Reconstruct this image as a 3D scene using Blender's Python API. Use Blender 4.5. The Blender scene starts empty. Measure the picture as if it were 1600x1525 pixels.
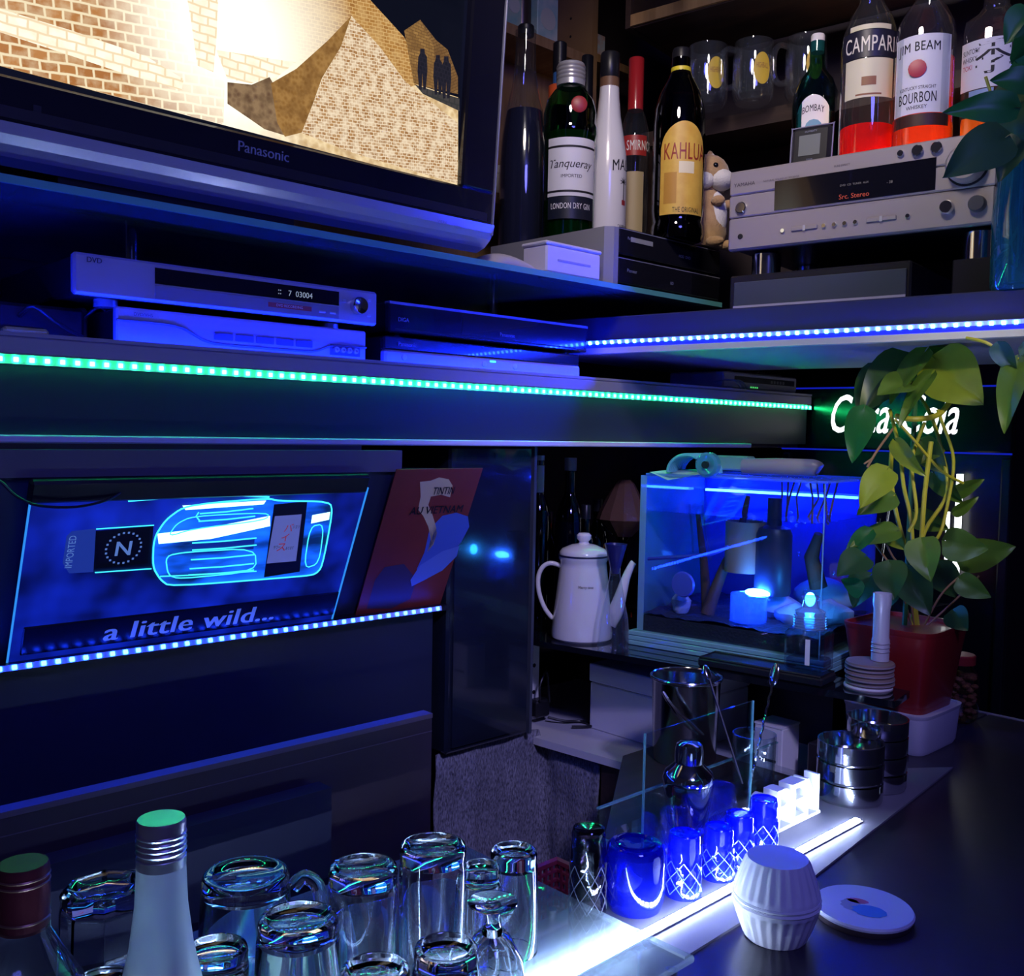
import bpy, math, random
from mathutils import Vector, Matrix
random.seed(7)
PI = math.pi
scene = bpy.context.scene
C = scene.collection
# ------------------------------------------------------------------ camera
FPX, CX, CY = 1548.0, 800.0, 762.5
def _d(px, py): return Vector((px-CX, -(py-CY), -FPX)).normalized()
_X = _d(2435, 708); _Y = _d(-670, 648); _Y = (_Y - _X*_X.dot(_Y)).normalized(); _Z = _X.cross(_Y)
MR = Matrix((_X, _Y, _Z))            # camera -> world rotation
EYE = Vector((0, 0, 1.46))
cam_d = bpy.data.cameras.new('camera'); cam = bpy.data.objects.new('camera', cam_d); C.objects.link(cam)
cam.matrix_world = Matrix.Translation(EYE) @ MR.to_4x4()
cam_d.sensor_width = 36; cam_d.lens = FPX/1600*36; cam_d.clip_start = 0.02
scene.camera = cam
scene.view_settings.view_transform = 'Standard'; scene.view_settings.look = 'None'
scene.view_settings.gamma = 1; scene.view_settings.exposure = 0
try: scene.view_settings.use_curve_mapping = False
except Exception: pass
# ------------------------------------------------------------------ world + room lamps, added fill lights
w = bpy.data.worlds.new('dim_room'); scene.world = w; w.use_nodes = True
bg = w.node_tree.nodes['Background']; bg.inputs[0].default_value = (.30, .26, .62, 1); bg.inputs[1].default_value = .028
def lamp(name, kind, loc, col, power, size=.1, target=None, spot=60):
    l = bpy.data.lights.new(name, kind); l.color = col; l.energy = power
    if kind == 'AREA': l.shape = 'DISK'; l.size = size
    elif kind == 'SPOT': l.spot_size = math.radians(spot); l.spot_blend = .6; l.shadow_soft_size = size
    else: l.shadow_soft_size = size
    o = bpy.data.objects.new(name, l); C.objects.link(o); o.location = loc
    if target is not None: o.rotation_euler = (Vector(target)-Vector(loc)).to_track_quat('-Z', 'Y').to_euler()
    return o
lamp('ceiling_downlight_plant', 'SPOT', (.75, -.25, 2.1), (1, .88, .38), 34, .04, (1.45, .63, 1.47), 17)
bl = lamp('ceiling_downlight_bottles', 'AREA', (.70, .62, 2.5), (1, .86, .80), 1.5, .22, (1.45, 1.0, 1.95)); bl.data.spread = math.radians(75)
lamp('bar_blue_fill', 'AREA', (.2, -.6, 2.5), (.17, .165, 1.0), 12, .5, (.9, .9, 1.0))  # added fill that spreads blue over the bar, no fixture of the room
lamp('kettle_fill_spot', 'SPOT', (.2, -.6, 2.5), (.60, .54, 1.0), 64, .08, (1.27, 1.10, 1.08), 25)  # added spot, only to brighten the kettle and the pale things near it

# ------------------------------------------------------------------ pixel helpers (a pixel gives a direction, a plane the distance)
def ray(px, py): return (MR @ Vector((px-CX, -(py-CY), -FPX)))
def at(px, py, x=None, y=None, z=None):
    r = ray(px, py)
    if x is not None: t = (x-EYE.x)/r.x
    elif y is not None: t = (y-EYE.y)/r.y
    else: t = (z-EYE.z)/r.z
    return EYE + r*t
AR = math.radians(8.0)               # the right-hand unit is turned a little against the left one
NR = Vector((math.cos(AR), math.sin(AR), 0)); RROT = -PI/2 + AR
def onr(px, py, x0):
    p0 = Vector((x0, .7, 1.5)); r = ray(px, py); return EYE + r*((p0-EYE).dot(NR)/r.dot(NR))
def dep(px, py, D): return EYE + ray(px, py)*(D/FPX)
def depth_of(p): return -(MR.transposed() @ (Vector(p)-EYE)).z
def face_cam(p, off=0): return math.atan2(-p[0], p[1]) + math.radians(off)

# ------------------------------------------------------------------ materials
MATS = {}
def mat(name, col=(.5,.5,.5), rough=.5, metal=0, emit=None, es=1, trans=0, ior=1.45, coat=0, noise=None, bump=None, alpha=None, sheen=0, aniso=0):
    if name in MATS: return MATS[name]
    m = bpy.data.materials.new(name); m.use_nodes = True; MATS[name] = m
    nt = m.node_tree; b = nt.nodes['Principled BSDF']
    b.inputs['Base Color'].default_value = (*col, 1); b.inputs['Roughness'].default_value = rough
    b.inputs['Metallic'].default_value = metal; b.inputs['IOR'].default_value = ior
    b.inputs['Transmission Weight'].default_value = trans; b.inputs['Coat Weight'].default_value = coat
    if sheen: b.inputs['Sheen Weight'].default_value = sheen
    if emit: b.inputs['Emission Color'].default_value = (*emit, 1); b.inputs['Emission Strength'].default_value = es
    if noise or bump:
        tc = nt.nodes.new('ShaderNodeTexCoord')
    if noise:      # (scale, other colour, amount [, stretch])
        n = nt.nodes.new('ShaderNodeTexNoise'); n.inputs['Scale'].default_value = noise[0]; n.inputs['Detail'].default_value = 6
        src = tc.outputs['Object']
        if len(noise) > 3:
            mp = nt.nodes.new('ShaderNodeMapping'); mp.inputs['Scale'].default_value = noise[3]; nt.links.new(src, mp.inputs[0]); src = mp.outputs[0]
        nt.links.new(src, n.inputs['Vector'])
        mx = nt.nodes.new('ShaderNodeMix'); mx.data_type = 'RGBA'; mx.inputs[6].default_value = (*col, 1); mx.inputs[7].default_value = (*noise[1], 1)
        rp = nt.nodes.new('ShaderNodeMapRange'); rp.inputs[1].default_value = .35; rp.inputs[2].default_value = .7; rp.inputs[4].default_value = noise[2]
        nt.links.new(n.outputs['Fac'], rp.inputs[0]); nt.links.new(rp.outputs[0], mx.inputs[0]); nt.links.new(mx.outputs[2], b.inputs['Base Color'])
    if bump:       # (scale, strength [, stretch])
        n = nt.nodes.new('ShaderNodeTexNoise'); n.inputs['Scale'].default_value = bump[0]; n.inputs['Detail'].default_value = 3
        src = tc.outputs['Object']
        if len(bump) > 2:
            mp = nt.nodes.new('ShaderNodeMapping'); mp.inputs['Scale'].default_value = bump[2]; nt.links.new(src, mp.inputs[0]); src = mp.outputs[0]
        nt.links.new(src, n.inputs['Vector'])
        bp = nt.nodes.new('ShaderNodeBump'); bp.inputs['Strength'].default_value = bump[1]; bp.inputs['Distance'].default_value = .002
        nt.links.new(n.outputs['Fac'], bp.inputs['Height']); nt.links.new(bp.outputs[0], b.inputs['Normal'])
    return m
def thin_glass(name, tint=(1,1,1), gloss=(1,1,1), base=.05, edge=.75, rough=.02, power=3.0, diffuse=0.0, dcol=(.8,.9,1)):
    """a thin glass wall: lets light through tinted, mirrors more at grazing angles"""
    if name in MATS: return MATS[name]
    m = bpy.data.materials.new(name); m.use_nodes = True; MATS[name] = m
    nt = m.node_tree; nt.nodes.remove(nt.nodes['Principled BSDF']); out = nt.nodes['Material Output']
    tr = nt.nodes.new('ShaderNodeBsdfTransparent'); tr.inputs[0].default_value = (*tint, 1)
    gl = nt.nodes.new('ShaderNodeBsdfGlossy'); gl.inputs['Color'].default_value = (*gloss, 1); gl.inputs['Roughness'].default_value = rough
    lw = nt.nodes.new('ShaderNodeLayerWeight'); lw.inputs['Blend'].default_value = .5
    pw = nt.nodes.new('ShaderNodeMath'); pw.operation = 'POWER'; pw.inputs[1].default_value = power
    mr = nt.nodes.new('ShaderNodeMapRange'); mr.inputs[3].default_value = base; mr.inputs[4].default_value = edge
    nt.links.new(lw.outputs['Facing'], pw.inputs[0]); nt.links.new(pw.outputs[0], mr.inputs[0])
    mx = nt.nodes.new('ShaderNodeMixShader'); nt.links.new(mr.outputs[0], mx.inputs[0]); nt.links.new(gl.outputs[0], mx.inputs[2])
    if diffuse:
        df = nt.nodes.new('ShaderNodeBsdfTranslucent'); df.inputs[0].default_value = (*dcol, 1)
        d2 = nt.nodes.new('ShaderNodeBsdfDiffuse'); d2.inputs[0].default_value = (*dcol, 1)
        ad = nt.nodes.new('ShaderNodeMixShader'); ad.inputs[0].default_value = .5; nt.links.new(df.outputs[0], ad.inputs[1]); nt.links.new(d2.outputs[0], ad.inputs[2])
        m2 = nt.nodes.new('ShaderNodeMixShader'); m2.inputs[0].default_value = diffuse
        nt.links.new(tr.outputs[0], m2.inputs[1]); nt.links.new(ad.outputs[0], m2.inputs[2]); nt.links.new(m2.outputs[0], mx.inputs[1])
    else: nt.links.new(tr.outputs[0], mx.inputs[1])
    nt.links.new(mx.outputs[0], out.inputs[0])
    return m
def emis(name, col, s):
    if name in MATS: return MATS[name]
    m = bpy.data.materials.new(name); m.use_nodes = True; MATS[name] = m
    b = m.node_tree.nodes['Principled BSDF']; b.inputs['Base Color'].default_value = (0,0,0,1); b.inputs['Roughness'].default_value = .6
    b.inputs['Emission Color'].default_value = (*col, 1); b.inputs['Emission Strength'].default_value = s
    return m
def leafmat(name, col):
    if name in MATS: return MATS[name]
    m = bpy.data.materials.new(name); m.use_nodes = True; MATS[name] = m
    nt = m.node_tree; b = nt.nodes['Principled BSDF']; out = nt.nodes['Material Output']
    tc = nt.nodes.new('ShaderNodeTexCoord'); n = nt.nodes.new('ShaderNodeTexNoise'); n.inputs['Scale'].default_value = 25
    nt.links.new(tc.outputs['Object'], n.inputs['Vector'])
    mx = nt.nodes.new('ShaderNodeMix'); mx.data_type = 'RGBA'; mx.inputs[6].default_value = (*col, 1); mx.inputs[7].default_value = (col[0]*1.8, col[1]*1.5, col[2]*1.1, 1)
    nt.links.new(n.outputs['Fac'], mx.inputs[0]); nt.links.new(mx.outputs[2], b.inputs['Base Color']); b.inputs['Roughness'].default_value = .38
    t = nt.nodes.new('ShaderNodeBsdfTranslucent'); nt.links.new(mx.outputs[2], t.inputs[0])
    ms = nt.nodes.new('ShaderNodeMixShader'); ms.inputs[0].default_value = .3
    nt.links.new(b.outputs[0], ms.inputs[1]); nt.links.new(t.outputs[0], ms.inputs[2]); nt.links.new(ms.outputs[0], out.inputs[0])
    return m

# ------------------------------------------------------------------ mesh builder
class MB:
    def __init__(s): s.v = []; s.f = []; s.m = []; s.sm = []
    def add(s, vs, fs, mi=0, smooth=False):
        o = len(s.v); s.v += [tuple(v) for v in vs]; s.f += [tuple(i+o for i in f) for f in fs]; s.m += [mi]*len(fs); s.sm += [smooth]*len(fs); return s
    def box(s, lo, hi, mi=0, M=None, bev=0):
        x0,y0,z0 = lo; x1,y1,z1 = hi
        if bev:
            return s.rbox(lo, hi, bev, mi, M)
        vs = [Vector(p) for p in ((x0,y0,z0),(x1,y0,z0),(x1,y1,z0),(x0,y1,z0),(x0,y0,z1),(x1,y0,z1),(x1,y1,z1),(x0,y1,z1))]
        if M: vs = [M @ v for v in vs]
        return s.add(vs, ((0,3,2,1),(4,5,6,7),(0,1,5,4),(1,2,6,5),(2,3,7,6),(3,0,4,7)), mi)
    def rbox(s, lo, hi, b, mi=0, M=None):
        """box with chamfered edges"""
        x0,y0,z0 = lo; x1,y1,z1 = hi
        vs = []; idx = {}
        for ix,(X,sx) in enumerate(((x0,1),(x1,-1))):
            for iy,(Y,sy) in enumerate(((y0,1),(y1,-1))):
                for iz,(Z,sz) in enumerate(((z0,1),(z1,-1))):
                    idx[ix,iy,iz] = len(vs); vs += [(X, Y+sy*b, Z+sz*b), (X+sx*b, Y, Z+sz*b), (X+sx*b, Y+sy*b, Z)]
        I = lambda a,b_,c,k: idx[a,b_,c]+k
        fs = [(I(0,0,0,0),I(0,0,1,0),I(0,1,1,0),I(0,1,0,0)),(I(1,0,0,0),I(1,1,0,0),I(1,1,1,0),I(1,0,1,0)),
              (I(0,0,0,1),I(1,0,0,1),I(1,0,1,1),I(0,0,1,1)),(I(0,1,0,1),I(0,1,1,1),I(1,1,1,1),I(1,1,0,1)),
              (I(0,0,0,2),I(0,1,0,2),I(1,1,0,2),I(1,0,0,2)),(I(0,0,1,2),I(1,0,1,2),I(1,1,1,2),I(0,1,1,2))]
        for a in (0,1):
            for c in (0,1):
                fs += [(I(a,c,0,0),I(a,c,0,1),I(a,c,1,1),I(a,c,1,0)),(I(0,a,c,1),I(0,a,c,2),I(1,a,c,2),I(1,a,c,1)),(I(a,0,c,0),I(a,0,c,2),I(a,1,c,2),I(a,1,c,0))]
                for e in (0,1): fs.append((I(a,c,e,0),I(a,c,e,1),I(a,c,e,2)))
        if M: vs = [M @ Vector(v) for v in vs]
        return s.add(vs, fs, mi)
    def lathe(s, prof, n=32, mi=0, M=None, facets=None, smooth=True):
        """profile [(r,z)...] turned around z; facets(angle index, k) -> radius factor"""
        vs = []; fs = []
        for k,(r,z) in enumerate(prof):
            for i in range(n):
                a = 2*PI*i/n; q = r*(facets(i,k) if facets else 1)
                vs.append(Vector((q*math.cos(a), q*math.sin(a), z)))
        for k in range(len(prof)-1):
            for i in range(n):
                j = (i+1)%n; fs.append((k*n+i, k*n+j, (k+1)*n+j, (k+1)*n+i))
        if prof[0][0] > 1e-6: fs.append(tuple(range(n-1,-1,-1)))
        if prof[-1][0] > 1e-6: fs.append(tuple((len(prof)-1)*n+i for i in range(n)))
        if M: vs = [M @ v for v in vs]
        return s.add(vs, fs, mi, smooth)
    def cyl(s, p, r, h, n=24, mi=0, axis='z', M=None, r2=None, smooth=True):
        A = Matrix.Translation(p) @ ({'z': Matrix(), 'y': Matrix.Rotation(-PI/2,4,'X'), 'x': Matrix.Rotation(PI/2,4,'Y')}[axis])
        if M: A = M @ A
        return s.lathe([(r,0),(r if r2 is None else r2,h)], n, mi, A, smooth=smooth)
    def tube(s, pts, r, n=8, mi=0, closed=False):
        pts = [Vector(p) for p in pts]; vs = []; fs = []; up = None
        if not closed and 4 <= len(pts) <= 12:      # round the bends
            P, Q, rq = pts, [], []
            for i in range(len(P)-1):
                p0, p1, p2, p3 = P[max(i-1,0)], P[i], P[i+1], P[min(i+2,len(P)-1)]
                for k in range(4):
                    t = k/4; Q.append(.5*((2*p1)+(p2-p0)*t+(2*p0-5*p1+4*p2-p3)*t*t+(3*p1-p0-3*p2+p3)*t**3))
                    if isinstance(r,(list,tuple)): rq.append(r[i]+(r[i+1]-r[i])*t)
            Q.append(P[-1]); pts = Q
            if isinstance(r,(list,tuple)): r = rq+[r[-1]]
        N = len(pts)
        for k,p in enumerate(pts):
            a = pts[max(k-1,0)]; b = pts[min(k+1,N-1)]
            if closed: a = pts[(k-1)%N]; b = pts[(k+1)%N]
            t = (b-a).normalized()
            if up is None: up = t.orthogonal().normalized()
            up = (up - t*up.dot(t)).normalized(); q = t.cross(up)
            rr = r[k] if isinstance(r,(list,tuple)) else r
            for i in range(n):
                an = 2*PI*i/n; vs.append(p + (up*math.cos(an)+q*math.sin(an))*rr)
        for k in range(N if closed else N-1):
            for i in range(n):
                j = (i+1)%n; k2 = (k+1)%N; fs.append((k*n+i, k*n+j, k2*n+j, k2*n+i))
        if not closed: fs += [tuple(range(n-1,-1,-1)), tuple((N-1)*n+i for i in range(n))]
        return s.add(vs, fs, mi, True)
    def prism(s, poly, z0, z1, mi=0, M=None):
        n = len(poly); vs = [Vector((x,y,z0)) for x,y in poly]+[Vector((x,y,z1)) for x,y in poly]
        if M: vs = [M @ v for v in vs]
        return s.add(vs, [tuple(range(n-1,-1,-1)), tuple(range(n,2*n))]+[(i,(i+1)%n,n+(i+1)%n,n+i) for i in range(n)], mi)
    def sphere(s, p, r, n=16, mi=0, sc=(1,1,1), M=None):
        m = n//2; A = Matrix.Translation(p) @ Matrix.Diagonal((*sc,1))
        if M: A = M @ A
        return s.lathe([(1e-7 if k in (0,m) else r*math.sin(PI*k/m), -r*math.cos(PI*k/m)) for k in range(m+1)], n, mi, A)
def link(name, mb, mats, parent=None, loc=None, rotz=0, mtx=None):
    me = bpy.data.meshes.new(name); me.from_pydata(mb.v, [], mb.f)
    for m in (mats if isinstance(mats,(list,tuple)) else [mats]): me.materials.append(m)
    if mb.f:
        me.polygons.foreach_set('material_index', mb.m); me.polygons.foreach_set('use_smooth', mb.sm)
    me.update(); me.validate()
    if any(mb.sm): me.set_sharp_from_angle(angle=math.radians(38))
    o = bpy.data.objects.new(name, me); C.objects.link(o)
    if parent: o.parent = parent
    if loc is not None: o.location = loc
    if rotz: o.rotation_euler = (0,0,rotz)
    return o
def tag(o, label, cat, group=None):
    o['label'] = label; o['category'] = cat
    if group: o['group'] = group
    return o
def thing(name, label, cat, loc=(0,0,0), rotz=0, group=None):
    o = bpy.data.objects.new(name, None); C.objects.link(o); o.empty_display_size = .03; o.location = loc; o.rotation_euler = (0,0,rotz)
    return tag(o, label, cat, group)
def struct(name, mb, mats, parent=None):
    o = link(name, mb, mats, parent)
    if not parent: o['kind'] = 'structure'
    return o
def copy_tree(o, parent=None):
    c = o.copy(); C.objects.link(c)
    if parent: c.parent = parent
    for ch in [k for k in bpy.data.objects if k.parent == o]: copy_tree(ch, c)
    return c
# ------------------------------------------------------------------ lettering
_tc = {}
def letters(s, shear=0, bold=0, spacing=1.0):
    """flat glyph mesh, normalised to height 1 (cap height of its own bounds), centred on x; returns verts, faces, width"""
    k = (s, shear, bold, spacing)
    if k in _tc: return _tc[k]
    cu = bpy.data.curves.new('t', 'FONT'); cu.body = s; cu.shear = shear; cu.resolution_u = 3; cu.space_character = spacing
    ob = bpy.data.objects.new('t', cu); C.objects.link(ob)
    dg = bpy.context.evaluated_depsgraph_get(); me = bpy.data.meshes.new_from_object(ob.evaluated_get(dg))
    vs = [(v.co.x, v.co.y) for v in me.vertices]; fs = [tuple(p.vertices) for p in me.polygons]
    bpy.data.objects.remove(ob); bpy.data.curves.remove(cu); bpy.data.meshes.remove(me)
    if not vs: return [], [], 1
    x0 = min(v[0] for v in vs); x1 = max(v[0] for v in vs); y0 = min(v[1] for v in vs); y1 = max(v[1] for v in vs); h = y1-y0
    vs = [((x-(x0+x1)/2)/h, (y-y0)/h) for x,y in vs]
    if bold:        # heavier strokes: the glyphs laid twice, a little apart
        m = len(vs); vs = [(x-bold*.8,y) for x,y in vs]+[(x+bold*.8,y) for x,y in vs]; fs = fs+[tuple(i+m for i in f) for f in fs]
    _tc[k] = (vs, fs, (x1-x0)/h); return _tc[k]
def text_flat(mb, s, cx, z, h, y=-.0006, width=None, mi=0, **k):
    """letters standing on the plane y, reading along +x, seen from -y"""
    vs, fs, wd = letters(s, **k); sx = (width/wd) if width else h
    return mb.add([(cx+x*sx, y, z+v*h) for x,v in vs], fs, mi)
def text_round(mb, s, z, h, R, width=None, off=0, mi=0, arch=0, **k):
    """letters wrapped round a cylinder of radius R, centred on the -y side"""
    vs, fs, wd = letters(s, **k); sx = (width/wd) if width else h; o = []
    for x,v in vs:
        a = -PI/2 + off + x*sx/R; o.append((R*math.cos(a), R*math.sin(a), z+v*h-arch*(x*sx)**2))
    return mb.add(o, fs, mi)
def patch(mb, R, a0, a1, z0, z1, n=18, mi=0, top=None, bot=None):
    """curved label: a strip of a cylinder; angles from the -y side; top(u)/bot(u) shape its edges"""
    vs = []; fs = []
    for i in range(n+1):
        u = i/n; a = -PI/2 + a0+(a1-a0)*u
        vs += [(R*math.cos(a), R*math.sin(a), bot(u) if bot else z0), (R*math.cos(a), R*math.sin(a), top(u) if top else z1)]
    for i in range(n): fs.append((2*i, 2*i+2, 2*i+3, 2*i+1))
    return mb.add(vs, fs, mi, True)
# ------------------------------------------------------------------ shared materials
M_black = mat('black_plastic', (.012,.012,.016), .35)
M_blackgloss = mat('black_gloss', (.008,.008,.012), .08, coat=.6)
M_dark = mat('dark_wood', (.035,.022,.020), .45, noise=(9,(.06,.035,.03),.8,(1,12,12)))
M_navy = mat('navy_laminate', (.020,.024,.050), .42)
M_wood = mat('light_wood', (.40,.235,.11), .5, noise=(6,(.28,.15,.06),.8,(14,1,1)))
M_silver = mat('silver_plastic', (.50,.48,.47), .38, .55)
M_silverb = mat('silver_bright', (.62,.62,.64), .3, .5)
M_steel = mat('polished_steel', (.70,.71,.73), .13, 1)
M_white = mat('white_plastic', (.80,.80,.80), .4)
M_cream = mat('white_enamel', (.82,.80,.76), .22, coat=.5)
M_paper = mat('white_paper', (.85,.84,.82), .7)
M_ink = mat('black_ink', (.012,.012,.014), .6)
M_grey = mat('grey_laminate', (.12,.12,.12), .5)
M_glass = mat('drinking_glass', (1,1,1), .0, trans=1, ior=1.47)
M_thin = thin_glass('clear_thin_glass', (.93,.95,.97), base=.06, edge=.8, diffuse=.025)
M_acryl = thin_glass('clear_acrylic', (.93,.96,.98), base=.05, edge=.55)
M_edge = thin_glass('acrylic_edge', (.55,.85,.85), base=.15, edge=.6, diffuse=.45, dcol=(.45,.85,.85))
BLUE = (.003,.016,1.0); GREEN = (.02,1.0,.30); WHITEL = (.48,.60,1.0)
M_ledb = emis('led_blue', BLUE, 900); M_ledg = emis('led_green', (.015,1,.26), 75); M_ledw = emis('led_white', WHITEL, 280)
M_ledb2 = emis('led_blue_low', (.006,.035,1.0), 110)
M_tape = mat('led_tape', (.55,.57,.6), .4)

# ------------------------------------------------------------------ room shell
struct('floor', MB().box((-2,-2,-.05),(3,3,0)), mat('floor_vinyl', (.03,.03,.035), .5, noise=(4,(.05,.045,.05),.6)))
struct('ceiling', MB().box((-.6,-1.6,2.62),(3,2.2,2.67)), mat('ceiling_paint', (.10,.09,.10), .8, noise=(3,(.07,.07,.08),.6)))
struct('wall_left', MB().box((-.6,1.66,0),(2.7,1.72,2.62)), mat('wall_left_paint', (.045,.03,.032), .7, noise=(3,(.03,.022,.03),.7)))
struct('wall_right', MB().box((2.7,-1.6,0),(2.76,1.72,2.62)), mat('wall_right_paint', (.060,.022,.022), .7, noise=(3,(.035,.015,.02),.7)))

def slab(name, poly, z0, z1, m, label, cat):
    return tag(link(name, MB().prism(poly, z0, z1), m), label, cat)

# ---- left unit: wide shelf with the video players, panel below, sloping display, navy cabinet
YP = 1.175
zsh = 1.555
lu = thing('media_shelf', 'long grey shelf for video players with dark front panel and white trim', 'shelf', (0,0,0))
link('shelf_board', MB().box((-.1,YP-.012,1.535),(2.03,1.64,zsh), bev=.002), mat('shelf_laminate', (.34,.33,.34), .45), lu)
tag(link('trim_strip', MB().box((-.1,YP-.012,zsh+.0002),(2.03,YP-.008,zsh+.0045)), MATS['shelf_laminate']), 'thin grey trim strip along the front edge of the player shelf', 'trim')
link('front_panel', MB().box((-.1,YP,1.447),(2.03,YP+.02,1.535)), mat('front_panel_laminate', (.035,.05,.06), .4), lu)
wR = at(1172,695,y=YP-.006).x
link('white_trim', MB().box((-.1,YP-.010,1.4385),(wR,YP+.02,1.4475), bev=.0015), mat('white_trim', (.78,.77,.80), .4), lu)
link('underside_board', MB().box((-.1,YP+.02,1.4385),(2.03,1.64,1.447)), M_dark, lu)
for xx in (-.08, 1.99): link('bracket', MB().box((xx,YP+.03,1.447),(xx+.02,1.64,1.535)), M_dark, lu)
x_sign = at(570,758,y=1.12).x
link('valance', MB().box((-.1,1.128,1.402),(at(628,730,y=1.128).x,1.150,1.432)), M_grey, lu)
link('valance_hanger', MB().box((-.1,1.150,1.415),(.80,1.20,1.4385)), M_dark, lu)
# sloping back face behind the display (its top leans towards the bar), ledge, navy cabinet
cab = thing('back_cabinet', 'dark navy back cabinet with a leaning display face above it', 'cabinet', (0,0,0))
link('body', MB().box((-.1,1.215,.0),(.985,1.64,1.178)), M_navy, cab)
link('ledge', MB().box((-.1,1.195,1.178),(1.0,1.64,1.186)), M_black, cab)
mb = MB(); x1 = .985
mb.add([(-.1,1.226,1.186),(x1,1.226,1.186),(x1,1.134,1.402),(-.1,1.134,1.402),(-.1,1.30,1.186),(x1,1.30,1.186),(x1,1.30,1.402),(-.1,1.30,1.402)],
       ((0,1,2,3),(5,4,7,6),(1,5,6,2),(4,0,3,7),(3,2,6,7),(1,0,4,5)))
link('leaning_face', mb, mat('display_back', (.02,.025,.07), .5), cab)
# brown board standing in front of the cabinet
bz = at(337,1192,y=1.0).z
br = at(675,1115,y=1.0).x
bd = thing('brown_board', 'flat brown board with a thin lighter top edge in front of the navy cabinet', 'board', (0,0,0))
link('panel', MB().box((-.1,1.0,0),(br,1.018,bz-.006)), mat('brown_laminate', (.050,.034,.038), .5, noise=(14,(.045,.033,.042),.7)), bd)
link('edge_band', MB().box((-.1,.9985,bz-.006),(br,1.018,bz)), mat('brown_edge', (.13,.10,.12), .4), bd)
link('groove', MB().box((-.1,.9993,bz-.0245),(br,1.0002,bz-.0235)), mat('brown_edge', (.13,.10,.12), .4), bd)
# black upright case in the corner and cloth-covered wall under it
pc = thing('corner_case', 'tall glossy black case in the corner beside the red poster', 'case', (0,0,0))
cxa = 1.003; cxb = at(833,900,y=1.2).x; zb = at(760,1163,y=1.2).z
link('body', MB().box((cxa,1.2,zb),(cxb-.006,1.6,1.4375), bev=.004), mat('case_gloss', (.012,.016,.03), .12, coat=.5), pc)
link('corner_trim', MB().box((cxb-.006,1.196,zb),(cxb,1.58,1.4375)), mat('case_trim', (.06,.07,.10), .3), pc)
link('door', MB().box((cxa+.01,1.196,zb+.01),(cxb-.014,1.2,1.39)), mat('case_gloss', (.012,.016,.03), .12, coat=.5), pc)
# grey woven cloth hanging in the corner
mb = MB(); n = 40; vs = []; fs = []; rows = 14
cpath = [(1.0,1.222),(1.232,1.222),(1.246,1.205),(1.250,1.088)]
clen = [0]
for (ax,ay),(bx_,by_) in zip(cpath,cpath[1:]): clen.append(clen[-1]+math.hypot(bx_-ax,by_-ay))
def cp_at(u):
    s_ = u*clen[-1]
    for k in range(len(cpath)-1):
        if s_ <= clen[k+1]+1e-9:
            t_ = (s_-clen[k])/(clen[k+1]-clen[k]); (ax,ay),(bx_,by_) = cpath[k],cpath[k+1]; return ax+(bx_-ax)*t_, ay+(by_-ay)*t_, k
    return (*cpath[-1], 2)
for j in range(rows+1):
    for i in range(n+1):
        u = i/n; x, yc, kk = cp_at(u); wav = .006*math.sin(u*21)+.004*math.sin(u*47+1)
        zt = min(zb-.004+.012*math.sin(u*5)-.004*u, .908 if kk else 9); z = .55+(zt-.55)*j/rows
        dd = wav*(1-.6*j/rows)*.7+.003*math.sin(j*1.3+u*9)-.003; vs.append((x+(dd if kk == 2 else 0), yc+(dd if kk < 2 else 0), z))
for j in range(rows):
    for i in range(n): a = j*(n+1)+i; fs.append((a,a+1,a+n+2,a+n+1))
mb.add(vs, fs, 0, True)
cloth = mat('woven_cloth', (.33,.33,.40), .85, noise=(420,(.07,.07,.09),1.0,(1,1,.35)), bump=(420,.9,(1,1,.3)))
co = link('hanging_cloth', mb, cloth); tag(co, 'grey woven cloth hanging under the black corner case', 'cloth')
s = co.modifiers.new('s','SOLIDIFY'); s.thickness = .003
slab('wood_side_panel', [(1.245,.94),(1.262,.94),(1.262,1.08),(1.245,1.08)], .0, .91, M_dark, 'dark brown wood panel below the white shelf', 'panel')

# ---- lower right unit: white shelf, black glass shelf
wl = at(830,1150,z=.925); wr = at(1050,1205,z=.925)
slab('white_shelf', [(wl.x,wl.y-.02),(wr.x-.02,wr.y-.02),(wr.x+.03,wr.y-.30),(1.585,.80),(1.585,1.45),(wl.x,1.45)], .912, .925, mat('white_board', (.62,.62,.66), .4), 'white board shelf under the black glass shelf', 'shelf')
sl = [(1.212,1.185),(1.318,.612),(1.390,.624),(1.386,.752),(1.64,.790),(1.64,1.43),(1.212,1.43)]
slab('black_glass_shelf', sl, 1.090, 1.100, mat('black_glass', (.006,.007,.012), .06, coat=.4), 'black glass shelf carrying the kettle and the fish tank', 'shelf')
sp = thing('shelf_support', 'dark upright supports under the black glass shelf', 'support', (0,0,0))
link('upright', MB().box((1.555,.83,.9255),(1.57,1.15,1.0895)), M_black, sp)
link('back_panel', MB().box((1.60,.80,.0),(1.62,1.42,1.0895)), M_black, sp)
link('leg', MB().box((1.56,.80,.0),(1.584,.83,.9115)), M_black, sp)

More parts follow.
